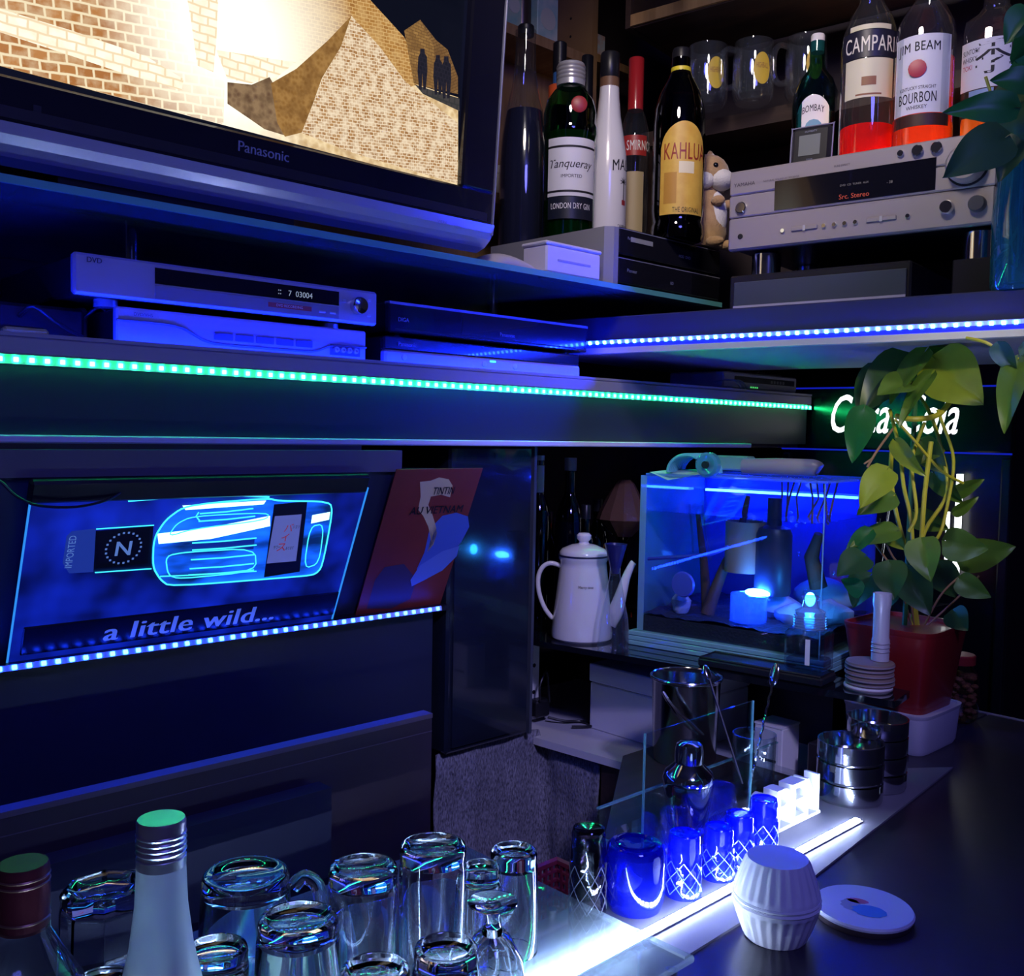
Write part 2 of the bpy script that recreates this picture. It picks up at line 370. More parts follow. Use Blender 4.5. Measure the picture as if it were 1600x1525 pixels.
# ---- upper right unit: dark shelf with blue led front
P0 = onr(905,537,1.40); P1 = onr(1700,489,1.40)
zl = P0.z
def rl(px_p, x0):        # local frame of the right-hand unit: x to the right, y into the unit
    return Matrix.Translation(px_p) @ Matrix.Rotation(RROT,4,'Z')
ro = Vector((P0.x, P0.y, 0))
RU = thing('amplifier_shelf', 'thick dark blue shelf board under the amplifier edged with blue lights', 'shelf', ro, RROT)
Lsh = (P1-P0).length
link('shelf_board', MB().box((-.10,.002,zl-.012),(Lsh,.50,zl+.045), bev=.002), mat('shelf_navy', (.03,.035,.09), .35), RU)
link('front_lip', MB().box((-.10,-.006,zl-.020),(Lsh,.012,zl-.010)), mat('lip_pale', (.55,.55,.6), .4), RU)
link('underside', MB().box((-.10,.012,zl-.020),(Lsh,.50,zl-.012)), mat('under_pale', (.30,.26,.30), .6), RU)
ZR = zl+.045             # top of the right shelf

# ---- led strips
def led_strip(name, label, p0, p1, n, lm, face, up, tw=.010, size=(.0052,.0052,.0018), group='led strips'):
    p0 = Vector(p0); p1 = Vector(p1); d = (p1-p0); L = d.length; ex = d.normalized(); ey = Vector(face).normalized(); ez = ex.cross(ey).normalized()
    o = thing(name, label, 'led strip', (0,0,0))
    B = Matrix((ex, ey, ez)).transposed().to_4x4(); B.translation = p0
    link('tape', MB().box((0,-.001,-tw/2),(L,0,tw/2), 0, B), M_tape, o)
    ch = MB().rbox((-size[0]/2,0,-size[1]/2),(size[0]/2,size[2],size[1]/2), .0005); first = None
    for i in range(n):
        if first is None: q = link('diode', ch, lm, o); first = q.data
        else:
            q = bpy.data.objects.new('diode', first); C.objects.link(q); q.parent = o
        q.matrix_local = Matrix.Translation(ex*((i+.5)*L/n)) @ B
    return o
zg = (at(0,565,y=YP).z+at(1270,635,y=YP).z)/2
gR = at(1268,634,y=YP).x
led_strip('led_strip', 'bright green light strip along the dark front panel', (.20,YP-.0008,zg),(gR,YP-.0008,zg), 112, M_ledg, (0,-1,0), None)
exr = Vector((math.cos(RROT), math.sin(RROT), 0))
A0 = P0 - NR*.0065 + Vector((0,0,.0)); A1 = P1 - NR*.0065
A0 = P0 - NR*.0; A1 = P1
led_strip('led_strip', 'blue light strip on the front of the amplifier shelf', Vector((P0.x,P0.y,zl))+NR*.001, Vector((P0.x,P0.y,zl))+exr*Lsh+NR*.001, 52, M_ledb, -NR+Vector((0,0,-.45)), None, tw=.008)
led_strip('led_strip', 'blue light strip along the ledge below the bottle sign', (.16,1.1935,1.183),(at(690,940,y=1.194).x,1.1935,1.183), 52, M_ledb2, (0,-1,.25), None, tw=.007)
# added unseen blue strip behind the shelf's front edge to light the players
led_strip('led_strip', 'added blue light strip lying unseen behind the front edge of the player shelf', (.0,YP+.001,zsh+.0012),(1.32,YP+.001,zsh+.0012), 80, emis('led_blue_flat', BLUE, 500), (0,0,1), None, tw=.006, size=(.004,.004,.0012))

# ---- glass shelf carrying the television
zgt = 1.7175; GY = 1.12
gs = thing('glass_shelf', 'long tinted glass shelf under the television with a green polished edge', 'shelf', (0,0,0))
gx1 = at(1128,484,y=GY).x
link('pane', MB().box((-.1,GY+.003,zgt-.009),(gx1,1.62,zgt)), thin_glass('smoked_glass', (.22,.30,.32), (.75,.9,1), base=.22, edge=.85, rough=.03, diffuse=.55, dcol=(.26,.42,.42)), gs)
link('polished_edge', MB().box((-.1,GY,zgt-.009),(gx1,GY+.003,zgt)), mat('glass_edge', (.12,.42,.42), .15, coat=.5), gs)
for xx in (-.05, .62, 1.36): link('post', MB().cyl((xx,1.50,zsh+.0001), .012, zgt-.0092-zsh), M_steel, gs)

# ------------------------------------------------------------------ bar counter
bc = thing('bar_counter', 'dark glossy bar counter top running along the room', 'counter', (0,0,0))
link('counter_top', MB().box((-.3,-.35,.955),(1.73,.64,1.0), bev=.002), mat('counter_top', (.030,.026,.034), .30, noise=(25,(.05,.035,.045),.5), bump=(60,.04)), bc)
link('counter_top', MB().box((1.35,.641,.955),(1.73,.76,1.0), bev=.002), mat('counter_top2', (.030,.026,.034), .30), bc)
link('counter_edge', MB().box((1.73,-.35,.950),(1.738,.76,1.001)), mat('edge_pale', (.35,.30,.32), .4), bc)
link('front', MB().box((-.3,.50,.0),(1.70,.56,.955)), M_dark, bc)
slab('counter_mat', [(.70,.505),(.93,.512),(1.40,.562),(1.30,.636),(.70,.636)], 1.0, 1.0025, mat('counter_mat', (.20,.19,.21), .45), 'pale plastic mat on the bar under the steel ashtrays', 'mat')
LZ = 1.0055
led_strip('led_strip', 'dazzling white light strip along the inner edge of the bar', (.14,.549,LZ-.0018),(1.112,.5555,LZ-.0018), 92, M_ledw, (0,0,1), None, tw=.012, size=(.0075,.007,.002))
# glass plate over the strip, carrying the upturned glasses
gp = thing('glass_plate', 'thick clear glass plate on the bar carrying the upturned glasses', 'glass plate', (0,0,0))
PZ = 1.019
link('pane', MB().rbox((.10,.482,1.0125),(.683,.80,PZ), .0015), thin_glass('plate_glass', (.80,.9,.9), (1,1,1), base=.08, edge=.7, rough=.04, diffuse=.20, dcol=(.6,.68,.72)), gp)
for p in ((.66,.49),(.66,.63),(.12,.49),(.12,.63)): link('foot', MB().cyl((p[0],p[1],1.0002), .005, .0123, 12), M_steel, gp)
# black drain trough behind the counter below the plate
tr = thing('drain_trough', 'black drain trough behind the upturned glasses', 'trough', (0,0,0))
link('base', MB().box((-.1,.645,.93),(.63,.985,.94)), M_black, tr)
link('rim', MB().box((-.1,.958,.94),(.63,.985,1.045)), mat('trough_rim', (.03,.035,.06), .3), tr)
link('stand', MB().box((-.1,.66,0),(.63,.98,.93)), M_black, tr)
# work surface with a second plate
ws = thing('work_surface', 'dark work surface behind the bar below the steel bucket', 'work surface', (0,0,0))
link('top', MB().prism([(.862,.645),(1.235,.645),(1.235,.93),(1.12,.93),(.862,.742)],.965,.985), M_dark, ws)
link('body', MB().prism([(.90,.66),(1.225,.66),(1.225,.92),(1.14,.92),(.90,.735)],0,.965), M_dark, ws)
sp2 = thing('acrylic_tray', 'low clear acrylic tray with upright sides behind the blue tumblers', 'tray', (0,0,0))
link('plate', MB().box((.845,.644,.992),(1.225,.735,.9985)), M_acryl, sp2)
TRZ = .9985
link('back_wall', MB().box((.845,.735,.9985),(1.225,.739,1.03)), M_acryl, sp2)
link('edge', MB().box((.842,.644,.991),(.845,.739,1.0)), M_edge, sp2)
link('edge', MB().box((.845,.735,1.03),(1.225,.739,1.032)), M_edge, sp2)
for p in ((.87,.66),(.87,.72),(1.2,.66),(1.2,.72)): link('foot', MB().cyl((p[0],p[1],.985), .006, .007, 12), M_acryl, sp2)
# upright clear pane behind the white strip
up = thing('acrylic_screen', 'upright clear acrylic screen behind the white light strip', 'screen', (0,0,0))
link('pane', MB().box((.765,.606,1.0027),(.955,.608,1.165)), M_acryl, up)
link('edge', MB().box((.955,.606,1.0027),(.9565,.608,1.165)), M_edge, up)
link('edge', MB().box((.7635,.606,1.0027),(.765,.608,1.165)), M_edge, up)
# red mesh basket beyond the bar edge
rb = thing('mesh_basket', 'red plastic mesh basket behind the bar below the grey cloth', 'basket', (0,0,0))
g = MB()
bx0,bx1,by0,by1,bz0,bz1 = .70,.835,.665,.79,.86,.955
for k in range(9):
    z = bz0+.006+(bz1-bz0-.006)*k/8
    g.tube([(bx0,by0,z),(bx1,by0,z),(bx1,by1,z),(bx0,by1,z)], .0028 if k<8 else .005, 6, 0, True)
link('hoops', g, mat('red_plastic', (.42,.05,.07), .4), rb)
g = MB()
for k in range(14):
    u = k/14
    for (a,b) in (((bx0,by0),(bx1,by0)),((bx1,by0),(bx1,by1)),((bx1,by1),(bx0,by1)),((bx0,by1),(bx0,by0))):
        x = a[0]+(b[0]-a[0])*u; y = a[1]+(b[1]-a[1])*u; g.box((x-.0018,y-.0018,bz0),(x+.0018,y+.0018,bz1))
link('uprights', g, MATS['red_plastic'], rb)
link('bottom', MB().box((bx0,by0,bz0-.004),(bx1,by1,bz0+.002)), MATS['red_plastic'], rb)
link('stand', MB().box((.69,.65,.0),(.85,.81,.8555)), M_black, tr)
# ------------------------------------------------------------------ television
TY = 1.128; TT = math.radians(4.0)      # front plane at the foot, leaning a little towards the room
tb = at(770,375,y=TY); TX1 = tb.x; TZ0 = tb.z
TM = Matrix.Translation((0,TY,TZ0)) @ Matrix.Rotation(TT,4,'X')
tv = thing('television', 'large flat television showing stone pyramids, silver trim below the black frame', 'television', (0,TY,TZ0)); tv.rotation_euler = (TT,0,0)
TN = (TM.to_3x3() @ Vector((0,-1,0))); TO = TM.translation
def tvl(px, py, off=0):                 # photo pixel -> television plane, local x,z
    r = ray(px,py); t = (TO - TN*(-off) - EYE).dot(TN)/r.dot(TN); q = TM.inverted() @ (EYE + r*t); return q.x, q.z
sx1, sz0 = tvl(722,290)
TXL = -.03; TZT = .66
bez = mat('tv_bezel', (.012,.012,.018), .18, coat=.4)
link('back_case', MB().box((TXL+.02,.03,.02),(TX1-.02,.09,TZT-.02), bev=.01), M_black, tv)
fz0 = tvl(760,350)[1]
mb = MB()
mb.rbox((TXL,0,fz0),(TX1-.003,.03,sz0), .003); mb.rbox((sx1,0,sz0),(TX1-.003,.03,TZT), .003)
mb.rbox((TXL,0,sz0),(TXL+.04,.03,TZT), .003); mb.rbox((TXL,0,TZT-.04),(TX1-.003,.03,TZT), .003)
link('frame', mb, bez, tv)
link('side_trim', MB().rbox((TX1-.003,-.001,.006),(TX1,.03,TZT), .001), mat('tv_side', (.45,.46,.52), .3, .4), tv)
# silver lower trim: slants back below the frame
mb = MB(); q = .0
prf = [(-.002,fz0),(.001,fz0*.45),(.006,.0),(.018,-.011),(.036,-.018),(.036,fz0)]; k_ = len(prf)
mb.add([(TXL,y_,z_) for y_,z_ in prf]+[(TX1,y_,z_) for y_,z_ in prf], [(i,(i+1)%k_,k_+(i+1)%k_,k_+i) for i in range(k_)]+[tuple(range(k_-1,-1,-1)),tuple(range(k_,2*k_))])
link('silver_trim', mb, mat('tv_silver', (.55,.54,.62), .22, .35), tv)
link('slot', MB().box((TXL+.01,-.0008,fz0+.004),(TX1-.015,0,fz0+.016)), mat('tv_slot', (.03,.028,.03), .3), tv)
link('pedestal', MB().box((.40,.037,zgt-TZ0-.0022),(.70,.085,.05)), M_black, tv)
link('sensor', MB().box((tvl(58,171)[0]-.004,-.0008,tvl(58,171)[1]-.004),(tvl(58,171)[0]+.004,0,tvl(58,171)[1]+.004)), M_ink, tv)
mb = MB(); lx, lz = tvl(412,245); text_flat(mb, 'Panasonic', lx, lz, .0125, y=-.0008, bold=.02)
link('lettering', mb, mat('tv_logo', (.6,.62,.68), .3, .3), tv)
mb = MB(); lx, lz = tvl(690,350); text_flat(mb, 'VIERA', lx, lz, .005, y=-.0014); text_flat(mb, 'HDMI', lx+.03, lz-.002, .004, y=-.0014)
link('small_print', mb, mat('tv_print', (.20,.20,.23), .5), tv)
# picture: layers drawn on the screen plane, lit like a screen
def pic(name, c1, c2, mortar, scale=(60,30), rot=0, rough=.5, glow=None, s=1.0, kind='brick', ns=40):
    m = bpy.data.materials.new(name); m.use_nodes = True; nt = m.node_tree; L = nt.links.new
    b = nt.nodes['Principled BSDF']; b.inputs['Base Color'].default_value = (0,0,0,1); b.inputs['Roughness'].default_value = .25
    tc = nt.nodes.new('ShaderNodeTexCoord'); mp = nt.nodes.new('ShaderNodeMapping'); mp.inputs['Rotation'].default_value = (PI/2,0,0)
    L(tc.outputs['Object'], mp.inputs[0])
    m2 = nt.nodes.new('ShaderNodeMapping'); m2.inputs['Rotation'].default_value = (0,0,rot); L(mp.outputs[0], m2.inputs[0])
    n0 = nt.nodes.new('ShaderNodeTexNoise'); n0.inputs['Scale'].default_value = ns; n0.inputs['Detail'].default_value = 8; L(mp.outputs[0], n0.inputs['Vector'])
    # slight wobble so the courses are not ruler straight
    wv = nt.nodes.new('ShaderNodeVectorMath'); wv.operation = 'MULTIPLY_ADD'; wv.inputs[1].default_value = (.004,.004,0); L(n0.outputs['Color'], wv.inputs[0]); L(m2.outputs[0], wv.inputs[2])
    cr = nt.nodes.new('ShaderNodeMix'); cr.data_type = 'RGBA'
    if kind == 'brick':
        bt = nt.nodes.new('ShaderNodeTexBrick'); bt.inputs['Color1'].default_value = (*c1,1); bt.inputs['Color2'].default_value = (*c2,1); bt.inputs['Mortar'].default_value = (*mortar,1)
        bt.inputs['Scale'].default_value = 1; bt.inputs['Brick Width'].default_value = scale[0]; bt.inputs['Row Height'].default_value = scale[1]
        bt.inputs['Mortar Size'].default_value = scale[1]*.16; bt.inputs['Mortar Smooth'].default_value = .6; L(wv.outputs[0], bt.inputs['Vector']); col = bt.outputs['Color']
    else:
        vo = nt.nodes.new('ShaderNodeTexVoronoi'); vo.inputs['Scale'].default_value = 1/scale[0]; L(wv.outputs[0], vo.inputs['Vector'])
        mm = nt.nodes.new('ShaderNodeMix'); mm.data_type = 'RGBA'; mm.inputs[6].default_value = (*c1,1); mm.inputs[7].default_value = (*c2,1)
        mr0 = nt.nodes.new('ShaderNodeMapRange'); mr0.inputs[1].default_value = .15; mr0.inputs[2].default_value = .6; L(vo.outputs['Distance'], mr0.inputs[0]); L(mr0.outputs[0], mm.inputs[0]); col = mm.outputs[2]
    nb = nt.nodes.new('ShaderNodeTexNoise'); nb.inputs['Scale'].default_value = ns*1.7; nb.inputs['Detail'].default_value = 8; L(mp.outputs[0], nb.inputs['Vector'])
    mr = nt.nodes.new('ShaderNodeMapRange'); mr.inputs[1].default_value = .42; mr.inputs[2].default_value = .62; mr.inputs[4].default_value = rough; L(nb.outputs['Fac'], mr.inputs[0])
    L(mr.outputs[0], cr.inputs[0]); L(col, cr.inputs[6]); cr.inputs[7].default_value = (*mortar,1); col = cr.outputs[2]
    if glow:
        gx, gz, gr, pw = glow
        ds = nt.nodes.new('ShaderNodeVectorMath'); ds.operation = 'DISTANCE'; ds.inputs[1].default_value = (gx, 0, gz)
        ss = nt.nodes.new('ShaderNodeVectorMath'); ss.operation = 'MULTIPLY'; ss.inputs[1].default_value = (1,0,1); L(tc.outputs['Object'], ss.inputs[0]); L(ss.outputs[0], ds.inputs[0])
        g2 = nt.nodes.new('ShaderNodeMapRange'); g2.inputs[1].default_value = gr; g2.inputs[2].default_value = 0; g2.inputs[4].default_value = pw; L(ds.outputs['Value'], g2.inputs[0])
        gm = nt.nodes.new('ShaderNodeMix'); gm.data_type = 'RGBA'; L(g2.outputs[0], gm.inputs[0]); L(col, gm.inputs[6]); gm.inputs[7].default_value = (1.35,1.28,1.05,1); col = gm.outputs[2]
    L(col, b.inputs['Emission Color']); b.inputs['Emission Strength'].default_value = s
    return m
gxc, gzc = tvl(330,60)
G = (gxc, gzc)
mats_pic = [
 pic('pic_sky', (.003,.004,.010), (.005,.006,.014), (.004,.005,.012), (.1,.1), 0, .3),
 pic('pic_far', (.35,.19,.06), (.25,.13,.04), (.16,.08,.03), (.010,.004), 0, .5),
 pic('pic_great', (.46,.22,.055), (.36,.16,.04), (.70,.44,.17), (.009,.0045), .10, .5, (G[0]+.02,G[1]+.01,.20,1.5)),
 pic('pic_wall', (.42,.16,.045), (.56,.25,.08), (.95,.80,.52), (.019,.011), .10, .35, (G[0]+.02,G[1]+.02,.15,1.5)),
 pic('pic_mid_lit', (.50,.27,.11), (.36,.17,.06), (.95,.78,.55), (.0075,.0042), .10, .75, ns=55),
 pic('pic_mid_shade', (.28,.135,.035), (.38,.20,.06), (.17,.075,.02), (.006,.006), 0, .6, kind='voronoi'),
 pic('pic_sand', (.70,.48,.23), (.95,.74,.44), (.50,.30,.13), (.010,.010), 0, .6, (G[0]+.03,G[1]-.04,.12,1.3), kind='voronoi'),
 pic('pic_white', (1.15,1.08,.85), (1.2,1.12,.9), (.95,.75,.48), (.02,.01), 0, .35),
 pic('pic_rock', (.16,.09,.05), (.30,.19,.10), (.10,.055,.03), (.008,.008), 0, .6, kind='voronoi'),
 pic('pic_figure', (.012,.012,.02), (.015,.015,.025), (.02,.018,.03), (.006,.006), 0, .3),
 pic('pic_road', (.055,.05,.05), (.07,.06,.06), (.04,.04,.04), (.01,.01), 0, .3),
 pic('pic_far_shade', (.20,.10,.035), (.26,.14,.05), (.12,.06,.025), (.010,.004), .5, .5),
]
mb = MB(); layer = [0]
def lay(pts, mi):
    layer[0] += 1; y = .0125-.00018*layer[0]; q = [tvl(*p) for p in pts]
    mb.add([(x,y,z) for x,z in q], [tuple(range(len(q)))], mi)
zt = TZT-.04
mb.add([(TXL+.04,.0125,sz0),(sx1,.0125,sz0),(sx1,.0125,zt),(TXL+.04,.0125,zt)], [(0,1,2,3)], 0)
lay([(-420,-330),(300,-330),(590,0),(640,55),(668,115),(700,200),(722,290),(300,178),(0,98),(-420,-10)], 2)     # great pyramid
lay([(665,28),(690,60),(708,75),(724,118),(724,145),(655,128),(640,45)], 11)
lay([(665,28),(640,45),(655,128),(690,138),(686,70)], 1)                                              # small far pyramid
lay([(300,178),(330,75),(460,95),(440,120),(520,170),(660,130),(724,150),(724,290),(480,226)], 6)                # sand
lay([(345,75),(470,95),(440,118),(400,128),(362,120)], 7)
lay([(-420,-330),(-100,-330),(220,-20),(310,-5),(318,20),(300,60),(305,180),(355,192),(0,98),(-420,-10)], 3)       # near stone wall
lay([(-420,-130),(0,8),(120,45),(235,85),(300,125),(296,140),(200,112),(90,75),(0,45),(-420,-80)], 7)                   # ledge of the wall
lay([(300,92),(345,100),(358,128),(356,190),(285,168),(292,130)], 3)
lay([(290,-60),(350,-60),(345,60),(340,110),(315,100),(305,30)], 7)
lay([(362,126),(400,130),(428,118),(470,190),(452,210),(420,200),(400,186),(362,160)], 8)
lay([(556,22),(520,60),(470,105),(430,128),(440,190),(452,212),(480,205),(510,120),(540,70)], 5)             # middle pyramid shade side
lay([(556,22),(540,70),(512,118),(478,206),(560,238),(640,262),(722,286),(722,190),(690,165),(640,125),(600,70)], 4) # lit side
lay([(655,130),(685,140),(725,152),(725,172),(700,160),(668,145)], 10)
def figure(px, py, h, w_):
    lay([(px-w_*.25,py-h),(px+w_*.25,py-h),(px+w_*.3,py-h*.88),(px+w_*.55,py-h*.8),(px+w_*.6,py-h*.45),(px+w_*.4,py),(px+w_*.1,py),(px,py-h*.4),(px-w_*.1,py),(px-w_*.4,py),(px-w_*.6,py-h*.45),(px-w_*.5,py-h*.8),(px-w_*.3,py-h*.88)], 9)
figure(667,138,64,13); figure(691,146,62,12); figure(704,152,66,13)
link('screen', mb, mats_pic, tv)

# ------------------------------------------------------------------ players on the left shelf
def pxbox(y, xl, xr, yt, yb):           # x range, bottom, top on plane y from pixels (tops and bottoms read at xl)
    a = at(xl,yb,y=y); b = at(xr,yb,y=y); c = at(xl,yt,y=y); return a.x, b.x, a.z, c.z
def knob(r, d, M=None):
    return MB().lathe([(r,0),(r,d*.8),(r*.85,d),(1e-6,d)], 20, 0, Matrix.Rotation(PI/2,4,'X'))
FR = 1.19
# long grey player with a wavy groove, directly on the shelf
x0,x1,_,z1 = pxbox(FR, 182, 572, 478, 540); z0 = zsh
W = x1-x0; H = z1-z0
M_pl = mat('player_silver', (.46,.46,.50), .35, .25)
p = thing('video_player', 'silver disc player with a wavy groove across its front, lying on the shelf', 'player', (x0,FR,z0))
link('body', MB().rbox((.004,.004,.004),(W-.004,.26,H-.001), .002), M_black, p)
link('front', MB().rbox((0,0,.004),(W,.012,H), .002), M_pl, p)
mb = MB(); gv = []
for i in range(41):
    u = i/40; s_ = 1/(1+math.exp(-(u-.27)*40)); s2 = 1/(1+math.exp(-(u-.80)*55)); gv.append((W*u, -.0006, H*(.66-.42*s_+.26*s2)))
mb.tube(gv, .0016, 6); link('groove', mb, mat('groove', (.16,.17,.24), .4), p)
mb = MB()
for k in range(5): mb.rbox((W*(.345+.083*k),-.0016,H*.36),(W*(.345+.083*k+.074),0,H*.56), .0008)
for k in range(5): pass
link('buttons', mb, mat('player_button', (.12,.13,.20), .4), p)
j = link('jack_panel', MB().rbox((W*.83,-.0012,H*.20),(W*.97,0,H*.52), .0006), mat('jack_panel', (.10,.10,.14), .4), p)
for k in range(4): link('jack', MB().lathe([(.004,0),(.004,.004),(.002,.004),(.002,.001),(1e-6,.001)], 14, 0, Matrix.Translation((W*(.855+.03*k),-.001,H*.36)) @ Matrix.Rotation(PI/2,4,'X')), M_silverb, j)
mb = MB(); text_flat(mb,'DVD/VHS',W*.09,H*.80,.004,y=-.0012); link('lettering', mb, mat('print_grey', (.10,.10,.16), .5), p)
for xx in (.03, W-.03): link('foot', MB().cyl((xx,.03,0), .01, .006, 12), M_black, p)
ZV = z1
# silver player with a big dial on top of it
x0,x1,z0,z1 = pxbox(FR-.006, 115, 590, 392, 458)
W = x1-x0; z0f = ZV; zbot = z0; H = z1-zbot
p = thing('video_player', 'silver player with a lit display and round dial stacked on the wavy one', 'player', (x0,FR-.006,zbot))
fo = zbot - ZV
link('body', MB().rbox((.004,.012,0),(W-.004,.28,H-.002), .003), M_black, p)
link('front', MB().rbox((0,0,0),(W,.012,H), .003), M_pl, p)
d = link('display', MB().box((W*.225,-.0008,H*.46),(W*.845,0,H*.86)), mat('display_black', (.006,.006,.010), .12, coat=.5), p)
link('disc_tray', MB().rbox((W*.225,-.0012,H*.06),(W*.845,0,H*.42), .0005), mat('tray_grey', (.26,.26,.32), .4), p)
mb = MB(); text_flat(mb,'7  03004',W*.70,H*.56,.0075,y=-.0012); text_flat(mb,'::',W*.625,H*.58,.006,y=-.0012)
link('digits', mb, emis('digit', (.45,.55,.75), .55), d)
link('red_strip', MB().box((W*.585,-.0016,H*.20),(W*.74,-.0012,H*.33)), mat('red_strip', (.45,.08,.07), .4), p)
mb = MB(); text_flat(mb,'DVD RECORDING',W*.66,H*.235,.0035,y=-.0020); link('strip_print', mb, M_paper, p)
dial = link('dial', MB().lathe([(.0125,0),(.0125,.008),(.011,.011),(.004,.0095),(1e-6,.0095)], 28, 0, Matrix.Translation((W*.918,0,H*.52)) @ Matrix.Rotation(PI/2,4,'X')), M_steel, p)
for (u,v) in ((.865,.62),(.965,.72),(.965,.28)):
    link('button', MB().rbox((W*u-.003,-.0015,H*v-.002),(W*u+.003,0,H*v+.002), .0005), M_silverb, p)
for u in (.78,.82): link('button', MB().rbox((W*u-.005,-.0022,H*.20),(W*u+.005,-.0012,H*.26), .0004), M_silverb, p)
mb = MB(); text_flat(mb,'DVD',W*.055,H*.78,.006,y=-.001,bold=.03); link('lettering', mb, MATS['print_grey'], p)
for xx in (.05, W-.06): link('foot', MB().cyl((xx,.035,-fo+.0002), .014, fo-.0002, 18), M_silverb, p)
# two slim black recorders to their right
x0,x1,_,z1 = pxbox(FR+.0, 600, 905, 524, 575); z0 = zsh; W = x1-x0; H = z1-z0
p = thing('disc_recorder', 'slim recorder with a silver lower front, lying on the shelf', 'recorder', (x0,FR,z0))
link('body', MB().rbox((.003,.01,.003),(W-.003,.25,H), .002), M_black, p)
link('upper_front', MB().rbox((0,0,H*.55),(W,.012,H), .002), mat('recorder_black', (.01,.01,.016), .15, coat=.5), p)
link('lower_front', MB().rbox((0,-.003,.003),(W,.012,H*.54), .003), M_pl, p)
for u in (.08,.46,.62): link('button', MB().lathe([(.0045,0),(.0045,.002),(1e-6,.0025)], 16, 0, Matrix.Translation((W*u,-.003,H*.32)) @ Matrix.Rotation(PI/2,4,'X')), M_silverb, p)
link('status_lamp', MB().rbox((W*.49,-.0042,H*.40),(W*.52,-.003,H*.47), .0004), emis('lamp_cyan', (.05,.6,1), 3), p)
mb = MB(); text_flat(mb,'Panasonic',W*.10,H*.70,.006,y=-.001); link('lettering', mb, mat('print_dim', (.25,.27,.4), .4), p)
for xx in (.03, W-.03): link('foot', MB().cyl((xx,.03,0), .01, .005, 12), M_black, p)
ZQ = z1
x0,x1,zq,z1 = pxbox(FR+.004, 608, 918, 470, 518); W = x1-x0; H = z1-ZQ-.0002
p = thing('disc_recorder', 'slim all-black recorder stacked on the silver-fronted one', 'recorder', (x0,FR+.004,ZQ+.0002))
link('body', MB().rbox((.003,.01,.006),(W-.003,.25,H), .002), M_black, p)
link('front', MB().rbox((0,0,.006),(W,.012,H), .002), MATS['recorder_black'], p)
link('top_edge', MB().box((0,-.0005,H-.0035),(W,.012,H+.0004)), mat('edge_blue_grey', (.30,.30,.40), .3, .3), p)
mb = MB(); text_flat(mb,'DIGA',W*.06,H*.45,.006,y=-.001); text_flat(mb,'Panasonic',W*.55,H*.34,.006,y=-.001); link('lettering', mb, MATS['print_dim'], p)
link('seam', MB().box((.01,-.0006,H*.20),(W-.01,0,H*.24)), M_ink, p)
for xx in (.03, W-.03): link('foot', MB().cyl((xx,.03,0), .01, .008, 12), M_black, p)
# dark power adaptor with a yellow plug and leads at the left end of the shelf
q = at(72,515,y=1.24)
p = thing('power_adaptor', 'dark power box with loose black leads beside the wavy player', 'adaptor', (q.x,1.24,zsh))
link('body', MB().rbox((-.06,0,0),(.045,.09,.045), .004), M_black, p)
link('yellow_plug', MB().rbox((-.05,-.012,.004),(.0,.004,.016), .003), mat('yellow_plug', (.55,.42,.05), .5), p)
link('lead', MB().tube([(.045,.02,.03),(.065,.0,.05),(.075,-.01,.02),(.06,-.015,.004),(.0,-.02,.003)], .0025, 8), M_black, p)
link('lead', MB().tube([(-.03,-.0,.03),(-.02,-.02,.04),(.01,-.022,.02),(.05,-.02,.003)], .0025, 8), M_black, p)
link('adaptor_block', MB().rbox((.048,.03,0),(.060,.08,.05), .003), mat('adaptor_grey', (.10,.10,.10), .5), p)
# white games console with leads at the right end of the left shelf
YW = 1.20
x0 = at(1130,600,y=YW).x; x1 = at(1333,605,y=YW).x; zt_ = at(1130,572,y=YW).z
p = thing('set_top_box', 'small white set-top box with loose leads at the end of the shelf', 'set-top box', (x0,YW,zsh))
W = (x1-x0)*.98; W = min(W, 2.03-x0-.004)
link('body', MB().rbox((0,0,.008),(W,.14,.042), .003), mat('box_white', (.62,.60,.60), .4), p)
link('slot', MB().box((.04,-.0006,.022),(W-.012,0,.034)), M_ink, p)
link('base', MB().rbox((.02,.005,0),(W-.05,.13,.008), .002), mat('box_base', (.5,.55,.55), .3), p)
for k in range(5): link('vent', MB().box((W*.62+.012*k,-.0012,.024),(W*.62+.012*k+.007,-.0006,.030)), mat('vent_grey', (.2,.2,.2), .5), p)
for k in range(4): link('indicator', MB().box((W*.35+.008*k,-.0008,.011),(W*.35+.008*k+.004,0,.014)), emis('indicator_green', (.1,.8,.2), .8), p)
link('upper_plate', MB().rbox((W*.45,.03,.0425),(W*.95,.12,.049), .002), mat('plate_tan', (.35,.27,.22), .5), p)
for k,(u,h) in enumerate(((.16,.008),(.20,.007),(.52,.008),(.56,.006),(.60,.006))):
    link('lead', MB().tube([(W*u,.03,.042),(W*u+.006,.02,.042+h*.6),(W*u+.02,.03,.042+h),(W*u+.03,.09,.03+h*.7),(W*u+.02,.142,.03)], .0022, 7), mat('lead_tan', (.25,.20,.17), .5), p)
for k in range(3):
    link('lead', MB().tube([(-.005+.004*k,.02,.02),(.01+.012*k,-.015,.024),(.03+.012*k,-.022,.008),(.04+.01*k,-.018,.003)], .0015, 7), mat('lead_clear', (.35,.42,.45), .2), p)

